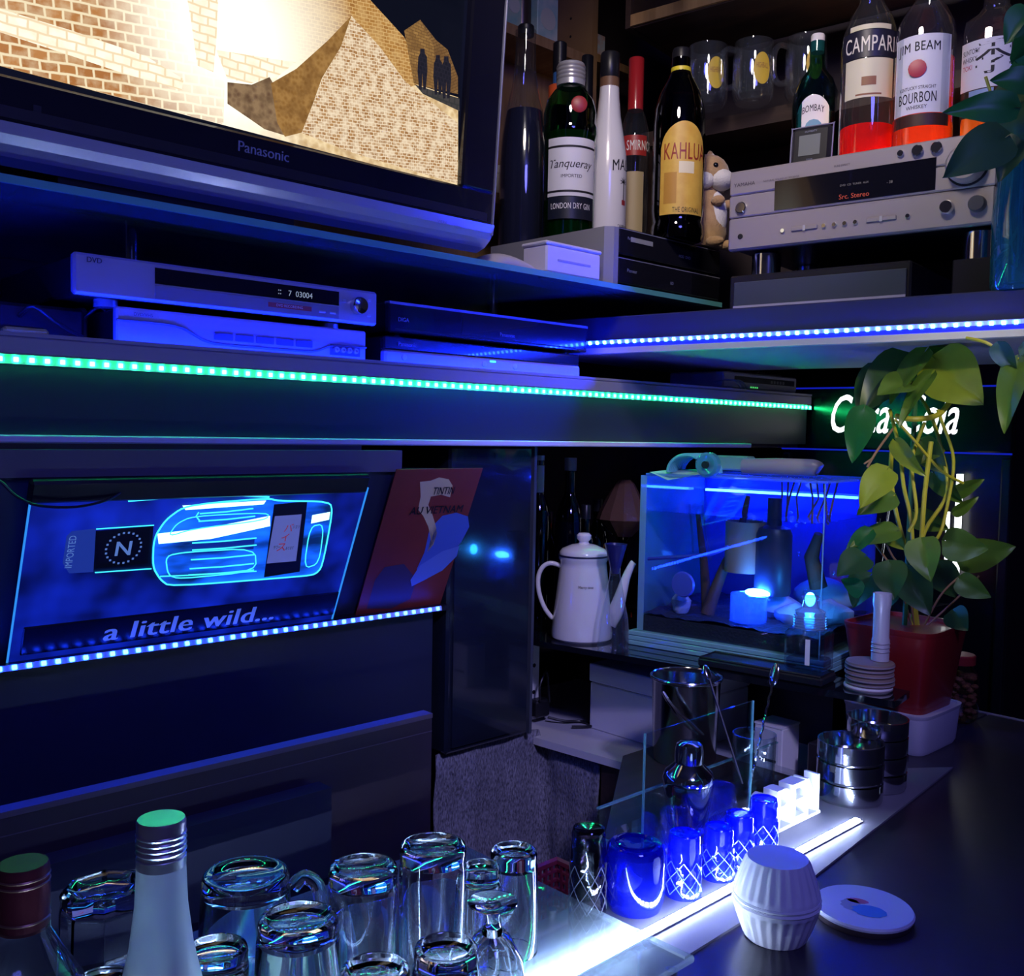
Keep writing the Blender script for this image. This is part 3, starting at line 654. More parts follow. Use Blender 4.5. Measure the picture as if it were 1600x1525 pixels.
# ------------------------------------------------------------------ display sign and poster on the leaning face
LB = Vector((0,1.2135,1.1865)); lang = math.atan2(.0945,.2155)
def lean_frame(x):      # origin on the ledge at x, local z runs up the leaning face, -y faces the bar
    return Matrix.Translation((x, LB.y, LB.z)) @ Matrix.Rotation(lang,4,'X')
def leanl(px, py, x0, off=0):
    Fm = lean_frame(x0); n = Fm.to_3x3() @ Vector((0,-1,0)); r = ray(px,py); t = (Fm.translation + n*off - EYE).dot(n)/r.dot(n); q = Fm.inverted() @ (EYE+r*t); return q.x, q.z
xs = at(15,1016,y=1.2).x
sg = thing('bottle_sign', 'glowing blue acrylic sign with a bottle on its side reading a little wild', 'sign'); sg.location = lean_frame(xs).translation; sg.rotation_euler = (lang,0,0)
SW = leanl(517,963,xs)[0]; SH = leanl(570,760,xs)[1]
M_sg = emis('sign_blue', (.004,.02,.55), .42)
nt = M_sg.node_tree; b = nt.nodes['Principled BSDF']; tc = nt.nodes.new('ShaderNodeTexCoord'); nn = nt.nodes.new('ShaderNodeTexNoise'); nn.inputs['Scale'].default_value = 14; nn.inputs['Detail'].default_value = 2
nt.links.new(tc.outputs['Object'], nn.inputs['Vector']); mr = nt.nodes.new('ShaderNodeMapRange'); mr.inputs[1].default_value = .35; mr.inputs[2].default_value = .75; mr.inputs[3].default_value = .10; mr.inputs[4].default_value = 1.1
nt.links.new(nn.outputs['Fac'], mr.inputs[0]); nt.links.new(mr.outputs[0], b.inputs['Emission Strength'])
link('sheet', MB().rbox((0,-.004,0),(SW,0,SH), .001), M_sg, sg)
M_cy = emis('sign_cyan', (.05,.75,1.0), 1.5); M_cyw = emis('sign_core', (.45,.95,1.0), 2.6); M_cyd = emis('sign_mid', (.005,.10,.9), .75)
for xe in (0,SW): link('lit_edge', MB().tube([(xe,-.004,0),(xe,-.004,SH)], .0012 if not xe else .0016, 6), emis('sign_edge', (.03,.30,1), .9 if xe else .9), sg)
hx0 = leanl(45,740,xs)[0]; hx1 = leanl(572,745,xs)[0]
link('header_bar', MB().rbox((hx0,-.012,SH-.005),(hx1,0,SH+.022), .003), M_black, sg)
f0 = leanl(40,1008,xs); f1 = leanl(515,958,xs)
link('footer_bar', MB().rbox((.012,-.007,.010),(SW-.002,-.004,.048), .001), mat('footer_black', (.006,.006,.012), .3), sg)
mb = MB(); a = leanl(160,985,xs); bq = leanl(425,950,xs); text_flat(mb, 'a little wild...', (a[0]+bq[0])/2, .0165, .024, y=-.0076, width=bq[0]-a[0], bold=.045, shear=.06, spacing=1.05)
link('lettering', mb, mat('sign_letter', (.42,.50,.62), .4, emit=(.1,.2,.4), es=.35), sg)
# bottle lying on its side (neck to the left), as relief lines and lit fills
def S(px,py): return leanl(px,py,xs,.005)
def flat(pts, y, mi=0, mb=None):
    mb = mb or MB(); q = [S(*p) for p in pts]; mb.add([(x,y,z) for x,z in q], [tuple(range(len(q)))], mi); return mb
def line(pts, r, mb=None, close=False):
    mb = mb or MB(); q = [S(*p) for p in pts]; mb.tube([(x,-.0060,z) for x,z in q], r, 6, 0, close); return mb
body = [(240,840),(258,812),(285,792),(330,785),(420,778),(432,782),(515,783),(519,800),(503,885),(492,897),(470,900),(265,916),(250,905),(238,885)]
def chaikin(P, n=2):
    for _ in range(n):
        Q_ = []
        for (ax,ay),(bx_,by_) in zip(P, P[1:]+P[:1]): Q_ += [(ax*.8+bx_*.2,ay*.8+by_*.2),(ax*.2+bx_*.8,ay*.2+by_*.8)]
        P = Q_
    return P
body = chaikin(body)
nt = M_cyd.node_tree; b = nt.nodes['Principled BSDF']; tc = nt.nodes.new('ShaderNodeTexCoord'); mp = nt.nodes.new('ShaderNodeMapping'); mp.inputs['Scale'].default_value = (9,1,34)
nn = nt.nodes.new('ShaderNodeTexNoise'); nn.inputs['Scale'].default_value = 1; nn.inputs['Detail'].default_value = 3
nt.links.new(tc.outputs['Object'], mp.inputs[0]); nt.links.new(mp.outputs[0], nn.inputs['Vector']); mr = nt.nodes.new('ShaderNodeMapRange'); mr.inputs[1].default_value = .36; mr.inputs[2].default_value = .66; mr.inputs[3].default_value = .15; mr.inputs[4].default_value = 2.2
nt.links.new(nn.outputs['Fac'], mr.inputs[0]); nt.links.new(mr.outputs[0], b.inputs['Emission Strength'])
link('bottle_fill', flat(body, -.0046), M_cyd, sg)
link('bottle_neck', flat([(148,830),(240,822),(236,886),(146,892)], -.0046), mat('neck_dark', (.01,.012,.05), .3), sg)
capo = link('bottle_cap', flat([(104,838),(112,830),(150,826),(146,894),(108,896),(98,880)], -.0048), emis('cap_blue', (.02,.06,.55), .5), sg)
mb = line(body, .0011, None, True)
line(chaikin([(262,838),(275,818),(300,806),(420,800),(416,812),(300,826)]), .0007, mb, True); line(chaikin([(258,868),(290,862),(398,856),(400,892),(280,904),(262,898)]), .0008, mb, True); line(chaikin([(484,822),(506,818),(498,880),(474,888)]), .0008, mb, True); line([(250,900),(300,898),(400,892)], .0008, mb); line([(150,826),(240,820)], .0007, mb); line([(148,894),(236,888)], .0007, mb)
for k,(xa,xb,yy) in enumerate(((312,395,800),(310,398,812),(300,400,846),(300,400,857),(298,398,872),(296,396,886),(294,396,896))):
    line([(xa,yy+2),((xa+xb)/2,yy-1),(xb,yy-6)], .0009, mb)
line([(310,800),(306,806),(312,814)], .0009, mb); line([(200,782),(330,772),(420,776)], .0012, mb)
link('bottle_outline', mb, M_cy, sg)
mb = flat([(246,834),(330,824),(422,806),(422,822),(330,842),(248,850)], -.0050)
mb = flat([(488,805),(516,800),(514,812),(486,818)], -.0050, 0, mb); mb = flat([(285,790),(416,782),(412,788),(290,797)], -.0050, 0, mb)
link('highlight', mb, M_cyw, sg)
link('dark_fill', flat([(300,848),(398,842),(396,858),(300,866)], -.0051), emis('sign_deep', (.003,.02,.35), .8), sg)
nl = link('neck_label', flat([(152,832),(234,824),(231,880),(150,888)], -.0052), mat('neck_label', (.004,.004,.02), .4), sg)
cxn, czn = S(193,856)
mb = MB(); text_flat(mb,'N',cxn,czn-.010,.019,y=-.0056,bold=.03)
for i in range(22):
    a_ = 2*PI*i/22; r0 = .0205; mb.box((cxn+r0*math.cos(a_)-.0012,-.0056,czn+r0*math.sin(a_)-.0012),(cxn+r0*math.cos(a_)+.0012,-.0054,czn+r0*math.sin(a_)+.0012))
link('emblem', mb, emis('emblem_blue', (.12,.25,.75), .7), nl)
cp = MB()
vs, fs, wd = letters('IMPORTED'); ca = S(110,862); cp.add([(ca[0]+(.5-v)*.008, -.0056, ca[1]+x*.0062) for x,v in vs], fs); link('cap_print', cp, emis('emblem_blue', (.12,.25,.75), .7), capo)
cd = link('dark_card', flat([(428,788),(480,783),(468,893),(412,902)], -.0054), mat('card_dark', (.01,.01,.04), .4), sg)
wc = link('white_card', flat([(429,806),(471,803),(462,876),(416,880)], -.0060), mat('card_white', (.22,.22,.42), .6, emit=(.16,.20,.55), es=.45), sg)
mb = MB(); q0 = S(448,838)
for k,ch in enumerate('バイス'): text_flat(mb, ch, q0[0]-.001-k*.002, q0[1]+.008-.0145*k, .0115, y=-.0066)
link('red_characters', mb, mat('card_red', (.55,.03,.03), .5, emit=(.5,.03,.05), es=.35), wc)
mb = MB(); text_flat(mb,'ショッ',q0[0]+.010,q0[1]+.012,.006,y=-.0066,width=.010); text_flat(mb,'サワー',q0[0]-.012,q0[1]-.018,.006,y=-.0066,width=.010); text_flat(mb,'あります',q0[0]+.008,q0[1]-.020,.005,y=-.0066,width=.012); link('black_characters', mb, M_ink, wc)
# black cable loop at the upper left of the sign
cb = [at(-30,745,y=1.108),at(0,752,y=1.105),at(25,775,y=1.10),at(60,790,y=1.10),at(120,792,y=1.104),at(170,780,y=1.11),at(200,760,y=1.12)]
tag(link('cable', MB().tube(cb, .0016, 7), M_black), 'thin black cable looping in front of the blue sign', 'cable')
# poster
xp = at(563,955,y=1.2).x
po = thing('poster', 'red comic poster with a blue car beside the blue sign', 'poster'); po.location = lean_frame(xp).translation; po.rotation_euler = (lang,0,0)
def Q(px,py): return leanl(px,py,xp)
PW = Q(690,940)[0]-.003; PH = Q(755,730)[1]-.001
link('sheet', MB().box((0,-.0015,0),(PW,0,PH)), mat('poster_red', (.22,.030,.018), .5, noise=(20,(.16,.02,.012),.6)), po)
def pflat(name, pts, y, m, par=po):
    mb = MB(); q = [Q(*p) for p in pts]; mb.add([(x,y,z) for x,z in q], [tuple(range(len(q)))]); return link(name, mb, m, par)
pflat('cream_shape', [(655,752),(672,750),(685,745),(700,748),(706,758),(702,776),(688,772),(672,775),(668,788),(674,802),(679,818),(682,832),(676,850),(666,862),(672,842),(668,822),(660,805),(652,795),(656,775)], -.0020, mat('poster_cream', (.62,.50,.25), .5))
pflat('blue_shape', [(670,826),(690,805),(712,800),(730,806),(732,822),(720,845),(700,872),(678,890),(655,900),(650,888),(662,862)], -.0020, mat('poster_blue', (.06,.12,.42), .5))
pflat('car_body', [(640,905),(655,882),(690,860),(716,852),(712,868),(690,890),(660,906),(642,915)], -.0024, mat('poster_paleblue', (.12,.20,.5), .5))
pflat('dark_shape', [(572,950),(585,905),(600,885),(630,880),(650,905),(640,935),(610,950)], -.0018, mat('poster_dark', (.05,.03,.06), .5))
mb = MB(); a = Q(690,771); text_flat(mb,'TINTIN',a[0],a[1],.012,y=-.003,width=.040,bold=.03); a = Q(682,797); text_flat(mb,'AU VIETNAM',a[0]-.002,a[1]-.004,.0125,y=-.003,width=.100,bold=.03)
link('lettering', mb, M_ink, po)
# ------------------------------------------------------------------ decks and bottles on the right end of the glass shelf
DY = 1.126
dx0 = at(966,440,y=DY).x; dx1 = min(at(1134,440,y=DY).x, gx1-.002); zd = at(1134,394,y=DY).z
def deck(name, label, z0, z1, extra):
    p = thing(name, label, 'recorder', (dx0,DY,z0)); W = dx1-dx0; H = z1-z0
    link('body', MB().rbox((.002,.008,.004),(W-.002,.30,H), .002), M_black, p)
    link('front', MB().rbox((0,0,.004),(W,.010,H), .002), MATS['recorder_black'], p)
    link('top_line', MB().box((0,-.0004,H-.003),(W,.01,H-.0015)), MATS['edge_blue_grey'], p)
    for xx in (.03,W-.03): link('foot', MB().cyl((xx,.03,0), .01, .006, 12), M_black, p)
    mb = MB()
    for s_,u,v,h in extra: text_flat(mb, s_, W*u, H*v, h, y=-.0008)
    link('lettering', mb, MATS['print_dim'], p)
    link('flap', MB().box((W*.70,-.0006,.008),(W-.004,0,H-.008)), MATS['display_black'], p)
    return p
zm = (zgt+zd)/2
deck('disc_recorder', 'black recorder at the bottom of the pair under the liquor bottles', zgt+.0002, zm-.0005, (('Pioneer',.12,.5,.006),('BD',.5,.35,.005)))
d2 = deck('disc_recorder', 'black recorder on top of the pair under the liquor bottles', zm, zd, (('Panasonic',.12,.62,.005),('HDD  DVD',.62,.40,.005)))
link('tray_lip', MB().box((.03,-.0012,.028),(.09,-.0006,.036)), M_silverb, d2)
ZD = zd
# grey case standing against the decks
p = tag(link('grey_case', MB().prism([(0,.012),(.012,0),(.024,0),(.024,.30),(0,.30)], 0, at(945,350,y=DY).z-zgt, 0, Matrix.Translation((dx0-.0255,DY,zgt+.0002))), mat('case_grey', (.26,.26,.28), .45)), 'upright grey plastic case beside the liquor bottles and recorders', 'case')
# folded white bag and pale lilac box at the front of the glass
q = at(745,400,y=1.15)
mb = MB(); vs = []; fs = []; nu, nv = 26, 12
for i in range(nu+1):
    u = i/nu
    for j in range(nv+1):
        v = j/nv; hh = .030*math.sin(PI*min(1,u*1.25+.02))**.6*(math.sin(PI*v)**.5)
        vs.append((.012+.12*u, -.0+.11*v, .001+hh*(1+.15*math.sin(9*u+5*v))*.9))
for i in range(nu):
    for j in range(nv): a = i*(nv+1)+j; fs.append((a,a+nv+1,a+nv+2,a+1))
mb.add(vs, fs, 0, True); nb = len(vs)
bgo = link('folded_bag', mb, mat('bag_white', (.62,.58,.56), .6, bump=(40,.5)), loc=(q.x+.01,1.13,zgt+.0006)); tag(bgo, 'folded white bag lying at the front of the glass shelf', 'bag')
bgo.modifiers.new('s','SOLIDIFY').thickness = .0006
q0 = at(845,425,y=1.124); q1 = at(938,440,y=1.124)
wb = thing('white_box', 'small white plastic box tilted at the edge of the glass shelf', 'box', (q0.x+.012,1.124,zgt+.0002))
W = q1.x-q0.x-.012
link('body', MB().rbox((0,0,0),(W,.055,.044), .003), mat('box_lilac', (.72,.70,.80), .45), wb)
link('lid', MB().rbox((-.002,-.001,.044),(W+.002,.057,.050), .002), MATS['box_lilac'], wb)
link('dotted_label', MB().box((W*.2,-.0008,.020),(W*.8,0,.023)), mat('dot_print', (.35,.35,.6), .5), wb)

GB_clear = thin_glass('bottle_clear', (.88,.91,.92), base=.07, edge=.8, diffuse=.02)
GB_green = thin_glass('bottle_green', (.10,.42,.16), base=.06, edge=.6)
GB_brown = thin_glass('bottle_brown', (.30,.13,.04), base=.06, edge=.6)
GB_dark = thin_glass('bottle_dark', (.05,.04,.05), base=.06, edge=.55)
GB_teal = thin_glass('bottle_teal', (.10,.30,.30), base=.06, edge=.6)
def liquid(name, col, rough=.15, tr=.75):
    if name in MATS: return MATS[name]
    m = bpy.data.materials.new(name); m.use_nodes = True; MATS[name] = m
    nt = m.node_tree; out = nt.nodes['Material Output']; b = nt.nodes['Principled BSDF']; b.inputs['Base Color'].default_value = (*col,1); b.inputs['Roughness'].default_value = rough
    t = nt.nodes.new('ShaderNodeBsdfTranslucent'); t.inputs[0].default_value = (*col,1)
    tp = nt.nodes.new('ShaderNodeBsdfTransparent'); tp.inputs[0].default_value = (*[c**.7 for c in col],1)
    a1 = nt.nodes.new('ShaderNodeMixShader'); a1.inputs[0].default_value = .5; nt.links.new(t.outputs[0],a1.inputs[1]); nt.links.new(tp.outputs[0],a1.inputs[2])
    a2 = nt.nodes.new('ShaderNodeMixShader'); a2.inputs[0].default_value = tr; nt.links.new(b.outputs[0],a2.inputs[1]); nt.links.new(a1.outputs[0],a2.inputs[2])
    nt.links.new(a2.outputs[0], out.inputs[0]); return m
def place(px, D, z): p = dep(px, 400, D); return Vector((p.x, p.y, z))
def ztop(px, py, D): return dep(px, py, D).z
def bottle(label, px, D, zb, w, ytop, prof, glassm, liq=None, level=.5, cap=None, capm=None, off=0, sq=0, group=None, ncap=24, name='liquor_bottle'):
    """prof: (r fraction of R, z fraction of H); cap: the same, for the closure"""
    loc = place(px, D, zb); R = w/2*D/FPX; H = ztop(px, ytop, D)-zb
    o = thing(name, label, 'bottle', loc, face_cam(loc, off), group)
    fac = None; n = 40
    if sq:
        def fac(i, k, n=40):
            a = 2*PI*i/n; c = max(abs(math.cos(a)),abs(math.sin(a))); r_, z_ = prof[min(k,len(prof)-1)]
            return (1/c)**(sq if r_ > .7 else 0)
    P = [(max(r*R,1e-5), z*H) for r,z in prof]
    link('glass_body', MB().lathe([(1e-5,0)]+P, n, 0, None, (lambda i,k: fac(i,k-1) if k else 1) if fac else None), glassm, o)
    if liq:
        zl_ = level*H; L = [(1e-5,.004)]
        for (r,z),(r2,z2) in zip(P,P[1:]):
            if z < zl_: L.append((max(r-.0022,1e-5), max(z,.004)))
            if z < zl_ <= z2: L.append((max(r+(r2-r)*(zl_-z)/max(z2-z,1e-6)-.0022,1e-5), zl_))
        L.append((1e-5, zl_+.0001))
        link('liquid', MB().lathe(L, n, 0, None, (lambda i,k: fac(i,min(k-1,1)) if k and L[k][0]>.6*R else 1) if fac else None), liq, o)
    if cap: link('cap', MB().lathe([(max(r*R,1e-5), z*H) for r,z in cap], ncap), capm, o)
    return o, R, H
ST = [(.93,0),(1,.02),(1,.58),(.94,.64),(.70,.71),(.42,.76),(.36,.80),(.36,.93),(.40,.94),(.40,.97),(1e-4,.97)]
CAPT = [(.42,.88),(.42,.995),(.38,1),(1e-4,1)]
# tall clear-necked bottle of dark blue liqueur
bottle('tall clear-necked bottle of dark blue liqueur beside the television', 815, 1.95, ZD+.0002, 74, 48,
    [(.95,0),(1,.02),(1,.40),(.94,.50),(.78,.62),(.56,.72),(.46,.80),(.42,.93),(.44,.95),(.44,.975),(1e-4,.975)], GB_clear, liquid('liq_navy', (.010,.012,.05), tr=.25), .62, [(.34,.955),(.34,.995),(.30,1),(1e-4,1)], M_black)
o,R,H = bottle('dark bottle with black cap, blue neck and orange band behind the silver-capped gin', 868, 2.04, ZD+.0002, 46, 74,
    ST, GB_dark, None, 0, [(.46,.86),(.46,.995),(.40,1),(1e-4,1)], M_black)
mb = MB(); patch(mb, R*.44, -PI, PI, H*.80, H*.87, 24); link('neck_band', mb, mat('band_blue', (.05,.16,.40), .3), o)
mb = MB(); patch(mb, R*.72, -PI, PI, H*.70, H*.80, 24); link('shoulder_band', mb, mat('band_orange', (.85,.13,.03), .4), o)
bottle('dark wine bottle with black capsule behind the white coconut rum bottle', 911, 2.12, ZD+.0002, 40, 94, ST, GB_dark, None, 0, [(.46,.76),(.46,.995),(.42,1),(1e-4,1)], M_black)
# ribbed silver-capped gin
o,R,H = bottle('green gin bottle with silver cap and white label', 886, 1.86, ZD+.0002, 82, 107,
    [(.96,0),(1,.015),(.98,.30),(.98,.56),(1.04,.60),(1.04,.64),(.98,.66),(1.0,.72),(.90,.79),(.62,.85),(.44,.875),(.40,.90),(.40,.99),(1e-4,.99)], GB_green, liquid('liq_green', (.02,.16,.05), tr=.55), .60, [(.54,.875),(.54,.985),(.50,1),(1e-4,1)], M_silverb)
o.rotation_euler.z += math.radians(6)
lb = MB(); patch(lb, R*1.012, -.98, 1.05, H*.235, H*.555, 24); L = link('label', lb, mat('label_white', (.78,.78,.80), .5), o)
mb = MB(); patch(mb, R*1.016, -.98, 1.05, H*.50, H*.512, 24); patch(mb, R*1.016, -.98, 1.05, H*.255, H*.267, 24); text_round(mb, 'Tanqueray', H*.375, H*.060, R*1.018, shear=.3, width=R*1.75); text_round(mb, 'IMPORTED', H*.335, H*.018, R*1.018, width=R*.8); link('label_print', mb, M_ink, L)
mb = MB(); patch(mb, R*1.013, -.95, 1.02, H*.11, H*.232, 24); L2 = link('lower_label', mb, mat('label_black', (.012,.016,.03), .4), o)
mb = MB(); text_round(mb, 'LONDON DRY GIN', H*.165, H*.032, R*1.018, width=R*1.6, bold=.012,spacing=1.08); link('label_print', mb, M_paper, L2)
mb = MB(); mb.lathe([(1e-4,0),(R*.30,0),(R*.30,.0015),(R*.24,.003),(1e-4,.003)], 24, 0, Matrix.Translation((R*.22,-R*.97,H*.735)) @ Matrix.Rotation(PI/2,4,'X')); link('red_seal', mb, mat('seal_red', (.38,.03,.035), .4), o)
for k in range(4):
    mb = MB(); mb.lathe([(R*.545,H*(.905+.022*k)),(R*.56,H*(.912+.022*k)),(R*.545,H*(.918+.022*k))], 24); link('cap_ring', mb, M_silver, o)
# white rum
o,R,H = bottle('opaque white rum bottle with black cap and palm tree print', 946, 1.925, ZD+.0002, 60, 90,
    [(.96,0),(1,.015),(1,.40),(.96,.48),(.80,.58),(.62,.68),(.52,.78),(.48,.86),(.48,.90),(1e-4,.90)], mat('rum_white', (.82,.80,.80), .25, coat=.4), None, 0, [(.47,.82),(.47,.87),(.50,.875),(.50,.99),(.45,1),(1e-4,1)], M_black)
mb = MB(); patch(mb, R*.50, -PI, PI, H*.825, H*.872, 24); link('neck_band', mb, mat('band_brown', (.20,.10,.05), .5), o)
mb = MB(); text_round(mb, 'MALIBU', H*.395, H*.055, R*1.012, width=R*2.0, off=1.25, bold=.012,spacing=1.08, arch=3)
for k in range(7):
    a_ = math.radians(-20+37*k); s_ = R*.30; mb2 = [(-.12,.0),(.0,.12),(1,.02),(.5,-.08)]
    ang0 = .98
    mb.add([((R*1.014)*math.cos(-PI/2+ang0+(x*math.cos(a_)-y*math.sin(a_))*s_/R), (R*1.014)*math.sin(-PI/2+ang0+(x*math.cos(a_)-y*math.sin(a_))*s_/R), H*.335+(x*math.sin(a_)+y*math.cos(a_))*s_) for x,y in mb2], [(0,1,2,3)])
patch(mb, R*1.012, .95, 1.02, H*.24, H*.335, 3); text_round(mb, 'CARIBBEAN RUM', H*.10, H*.02, R*1.012, width=R*.9, off=1.05); link('print', mb, M_ink, o)
mb = MB(); patch(mb, R*1.013, .85, 1.15, H*.22, H*.245, 6); link('red_mark', mb, MATS['seal_red'], o)
# red capped vodka
o,R,H = bottle('clear vodka bottle with tall red cap behind the white rum', 987, 2.0, ZD+.0002, 46, 98,
    ST, GB_clear, None, 0, [(.52,.74),(.52,.995),(.47,1),(1e-4,1)], mat('cap_red', (.45,.02,.025), .25, coat=.5))
mb = MB(); patch(mb, R*1.012, -.9, .9, H*.50, H*.60, 16); L = link('label', mb, mat('label_red', (.40,.03,.03), .4), o)
mb = MB(); text_round(mb, 'SMIRNOFF', H*.525, H*.05, R*1.02, width=R*2.2, off=.55, bold=.012,spacing=1.08); link('label_print', mb, M_paper, L)
mb = MB(); patch(mb, R*1.012, -.5, .7, H*.05, H*.42, 16); link('lower_label', mb, mat('label_tan', (.45,.36,.22), .5), o)
# coffee liqueur
o,R,H = bottle('dark coffee liqueur bottle with yellow arched label', 1056, 1.82, ZD+.0002, 80, 84,
    [(.95,0),(1,.02),(1,.07),(.94,.09),(.97,.12),(1,.15),(1,.60),(.96,.68),(.78,.77),(.50,.84),(.38,.88),(.36,.95),(1e-4,.95)], GB_dark, liquid('liq_black', (.006,.004,.004), tr=.1), .78, [(.36,.90),(.36,.985),(.32,1),(1e-4,1)], M_black)
mb = MB(); patch(mb, R*1.012, -.72, 1.15, H*.115, H*.58, 24, 0, lambda u: H*(.46+.13*math.sin(PI*min(1,max(0,u)))**.55)); L = link('label', mb, mat('label_yellow', (.72,.46,.08), .45, noise=(60,(.62,.34,.05),.7)), o)
mb = MB(); text_round(mb, 'KAHLUA', H*.395, H*.085, R*1.02, width=R*1.75, off=.30, bold=.012,spacing=1.08); link('label_print', mb, mat('label_darkred', (.30,.03,.02), .4), L)
mb = MB(); patch(mb, R*1.016, .02, .62, H*.325, H*.385, 8); link('pale_panel', mb, mat('label_cream', (.80,.72,.50), .5), L)
mb = MB(); text_round(mb, 'THE ORIGINAL', H*.125, H*.026, R*1.02, width=R*1.1, off=.35, bold=.012,spacing=1.08); link('lower_print', mb, M_ink, L)
mb = MB(); patch(mb, R*1.015, -.55, -.05, H*.17, H*.33, 8); link('brown_panel', mb, mat('label_amber', (.50,.25,.04), .5), L)
mb = MB(); patch(mb, R*.80, -.35, 1.1, H*.69, H*.745, 12); link('red_badge', mb, mat('badge_red', (.45,.04,.03), .4), o)
mb = MB(); patch(mb, R*.385, -PI, PI, H*.865, H*.90, 20); link('yellow_collar', mb, mat('collar_yellow', (.75,.62,.04), .4), o)
# plush animal
pl = place(1098, 1.90, ZD+.0002)
pt = thing('plush_animal', 'small tan and white plush animal behind the coffee liqueur', 'plush toy', pl, face_cam(pl,62))
fur = mat('fur_tan', (.42,.25,.12), .9, noise=(60,(.55,.36,.18),.7), bump=(300,.8), sheen=.4); furw = mat('fur_white', (.75,.72,.68), .9, bump=(300,.8), sheen=.4)
k_ = 1.0; Hh = ztop(1098,212,1.90)-ZD
link('body', MB().lathe([(1e-4,0),(.036,.004),(.044,.03),(.040,.07),(.030,.105),(.024,.118),(1e-4,.122)], 24), fur, pt)
link('belly', MB().sphere((0,-.020,.060), .032, 18, 0, (.85,.8,1.6)), furw, pt)
hd = link('head', MB().sphere((0,-.006,.142), .040, 22, 0, (1,1.0,.92)), fur, pt)
link('muzzle', MB().sphere((0,-.034,.128), .024, 18, 0, (1.15,1.0,.85)), furw, hd); link('nose', MB().sphere((0,-.058,.134), .005, 12), M_black, hd)
for sx_ in (-1,1):
    link('cheek', MB().sphere((sx_*.026,-.014,.126), .020, 16, 0, (.8,.9,.9)), furw, hd); link('eye', MB().sphere((sx_*.024,-.034,.150), .0055, 12), M_blackgloss, hd)
    e = link('ear', MB().sphere((sx_*.026,.004,.178), .014, 16, 0, (.8,.45,1.15)), fur, hd); link('inner_ear', MB().sphere((sx_*.026,-.002,.178), .009, 12, 0, (.8,.4,1.1)), furw, hd)
    link('paw', MB().sphere((sx_*.022,-.040,.085), .012, 12, 0, (.8,1.2,.8)), fur, pt); link('foot', MB().sphere((sx_*.024,-.036,.010), .013, 12, 0, (.9,1.5,.75)), fur, pt)
link('tail', MB().tube([(0,.035,.02),(0,.060,.04),(0,.066,.09),(0,.052,.13),(0,.050,.15)], [.012,.018,.020,.016,.006], 12), fur, pt)

# ------------------------------------------------------------------ wooden bookcase on the left wall behind the bottles
BY = 1.535
bxr = at(934,50,y=BY).x; bz_ = at(932,91,y=BY).z
bk = thing('bookcase', 'light wood open bookcase behind the television and bottles', 'bookcase', (0,0,0))
link('side_panel', MB().box((bxr-.02,BY,1.7177),(bxr,1.655,2.60)), M_wood, bk)
link('side_panel', MB().box((.92,BY,1.7177),(.94,1.655,2.60)), M_wood, bk)
link('shelf', MB().box((.94,BY,bz_-.022),(bxr-.02,1.655,bz_)), M_wood, bk)
link('back', MB().box((.94,1.650,1.72),(bxr-.02,1.655,2.60)), M_wood, bk)
for zz in (bz_-.35, bz_+.38): link('shelf', MB().box((.94,BY,zz-.022),(bxr-.02,1.655,zz)), M_wood, bk)
for dz in (.06,.10): link('peg_hole', MB().cyl((bxr-.0205,1.60,bz_+dz), .003, .0006, 10, 0, 'x'), M_ink, bk)
pas = mat('book_teal', (.20,.45,.42), .6, noise=(22,(.65,.60,.35),.8)); pas2 = mat('book_mint', (.30,.52,.48), .6, noise=(30,(.75,.72,.6),.7))
for i,(pa,pb,m,nm) in enumerate(((790,815,pas,'tall teal patterned carton on the wooden bookcase beside the television'),(840,872,pas2,'mint carton with a round emblem on the wooden bookcase'))):
    a = at(pa,30,y=BY+.01).x; b_ = at(pb,50,y=BY+.01).x
    c = thing('carton', nm, 'carton', (a,BY+.01,bz_+.0002), 0)
    link('body', MB().rbox((0,0,0),(b_-a,.07,.22), .002), m, c); link('panel', MB().lathe([(1e-4,0),((b_-a)*.36,0),((b_-a)*.36,.001),(1e-4,.001)], 20, 0, Matrix.Translation(((b_-a)*.5,0,.045)) @ Matrix.Rotation(PI/2,4,'X')), mat('emblem_cream', (.6,.6,.5), .5), c)
a = at(818,25,y=BY+.03).x
tag(link('dark_canister', MB().lathe([(.022,0),(.023,.003),(.023,.15),(.018,.155),(1e-4,.155)], 20, 0, Matrix.Translation((a+.012,BY+.05,bz_+.0002))), mat('canister', (.10,.07,.05), .3, .5)), 'dark metal canister between the two cartons on the bookcase', 'canister')
cl = at(790,200,y=BY+.05); cpz = bz_-.35
p = thing('white_jar', 'small white jar with lid on the lower bookcase board', 'jar', (cl.x,BY+.055,cpz+.0002))
link('body', MB().lathe([(1e-4,0),(.022,0),(.024,.004),(.024,.05),(.018,.058),(1e-4,.058)], 20), M_white, p); link('lid', MB().lathe([(.021,.058),(.021,.072),(.019,.074),(1e-4,.074)], 20), M_cream, p)

# ------------------------------------------------------------------ amplifier and what stands around it
def rthing(name, label, cat, px, py, x0, z, group=None):
    q = onr(px,py,x0); return thing(name, label, cat, (q.x,q.y,z), RROT, group)
XB = 1.452
a = onr(1138,450,XB); b_ = onr(1422,440,XB); zt1 = (onr(1138,425,XB).z+onr(1420,413,XB).z)/2
p = rthing('subwoofer_box', 'long black box under the amplifier', 'box', 1138, 450, XB, ZR+.0002)
W = (Vector((b_.x,b_.y))-Vector((a.x,a.y))).length; H = zt1-ZR
link('body', MB().rbox((0,.004,0),(W,.24,H), .003), M_black, p)
link('front_plate', MB().rbox((.01,0,.008),(W-.006,.004,H-.012), .001), mat('front_slate', (.06,.075,.10), .3), p)
link('lower_line', MB().box((.01,-.001,.006),(W-.006,0,.010)), mat('line_pale', (.4,.4,.5), .3), p)
ZB = ZR+H
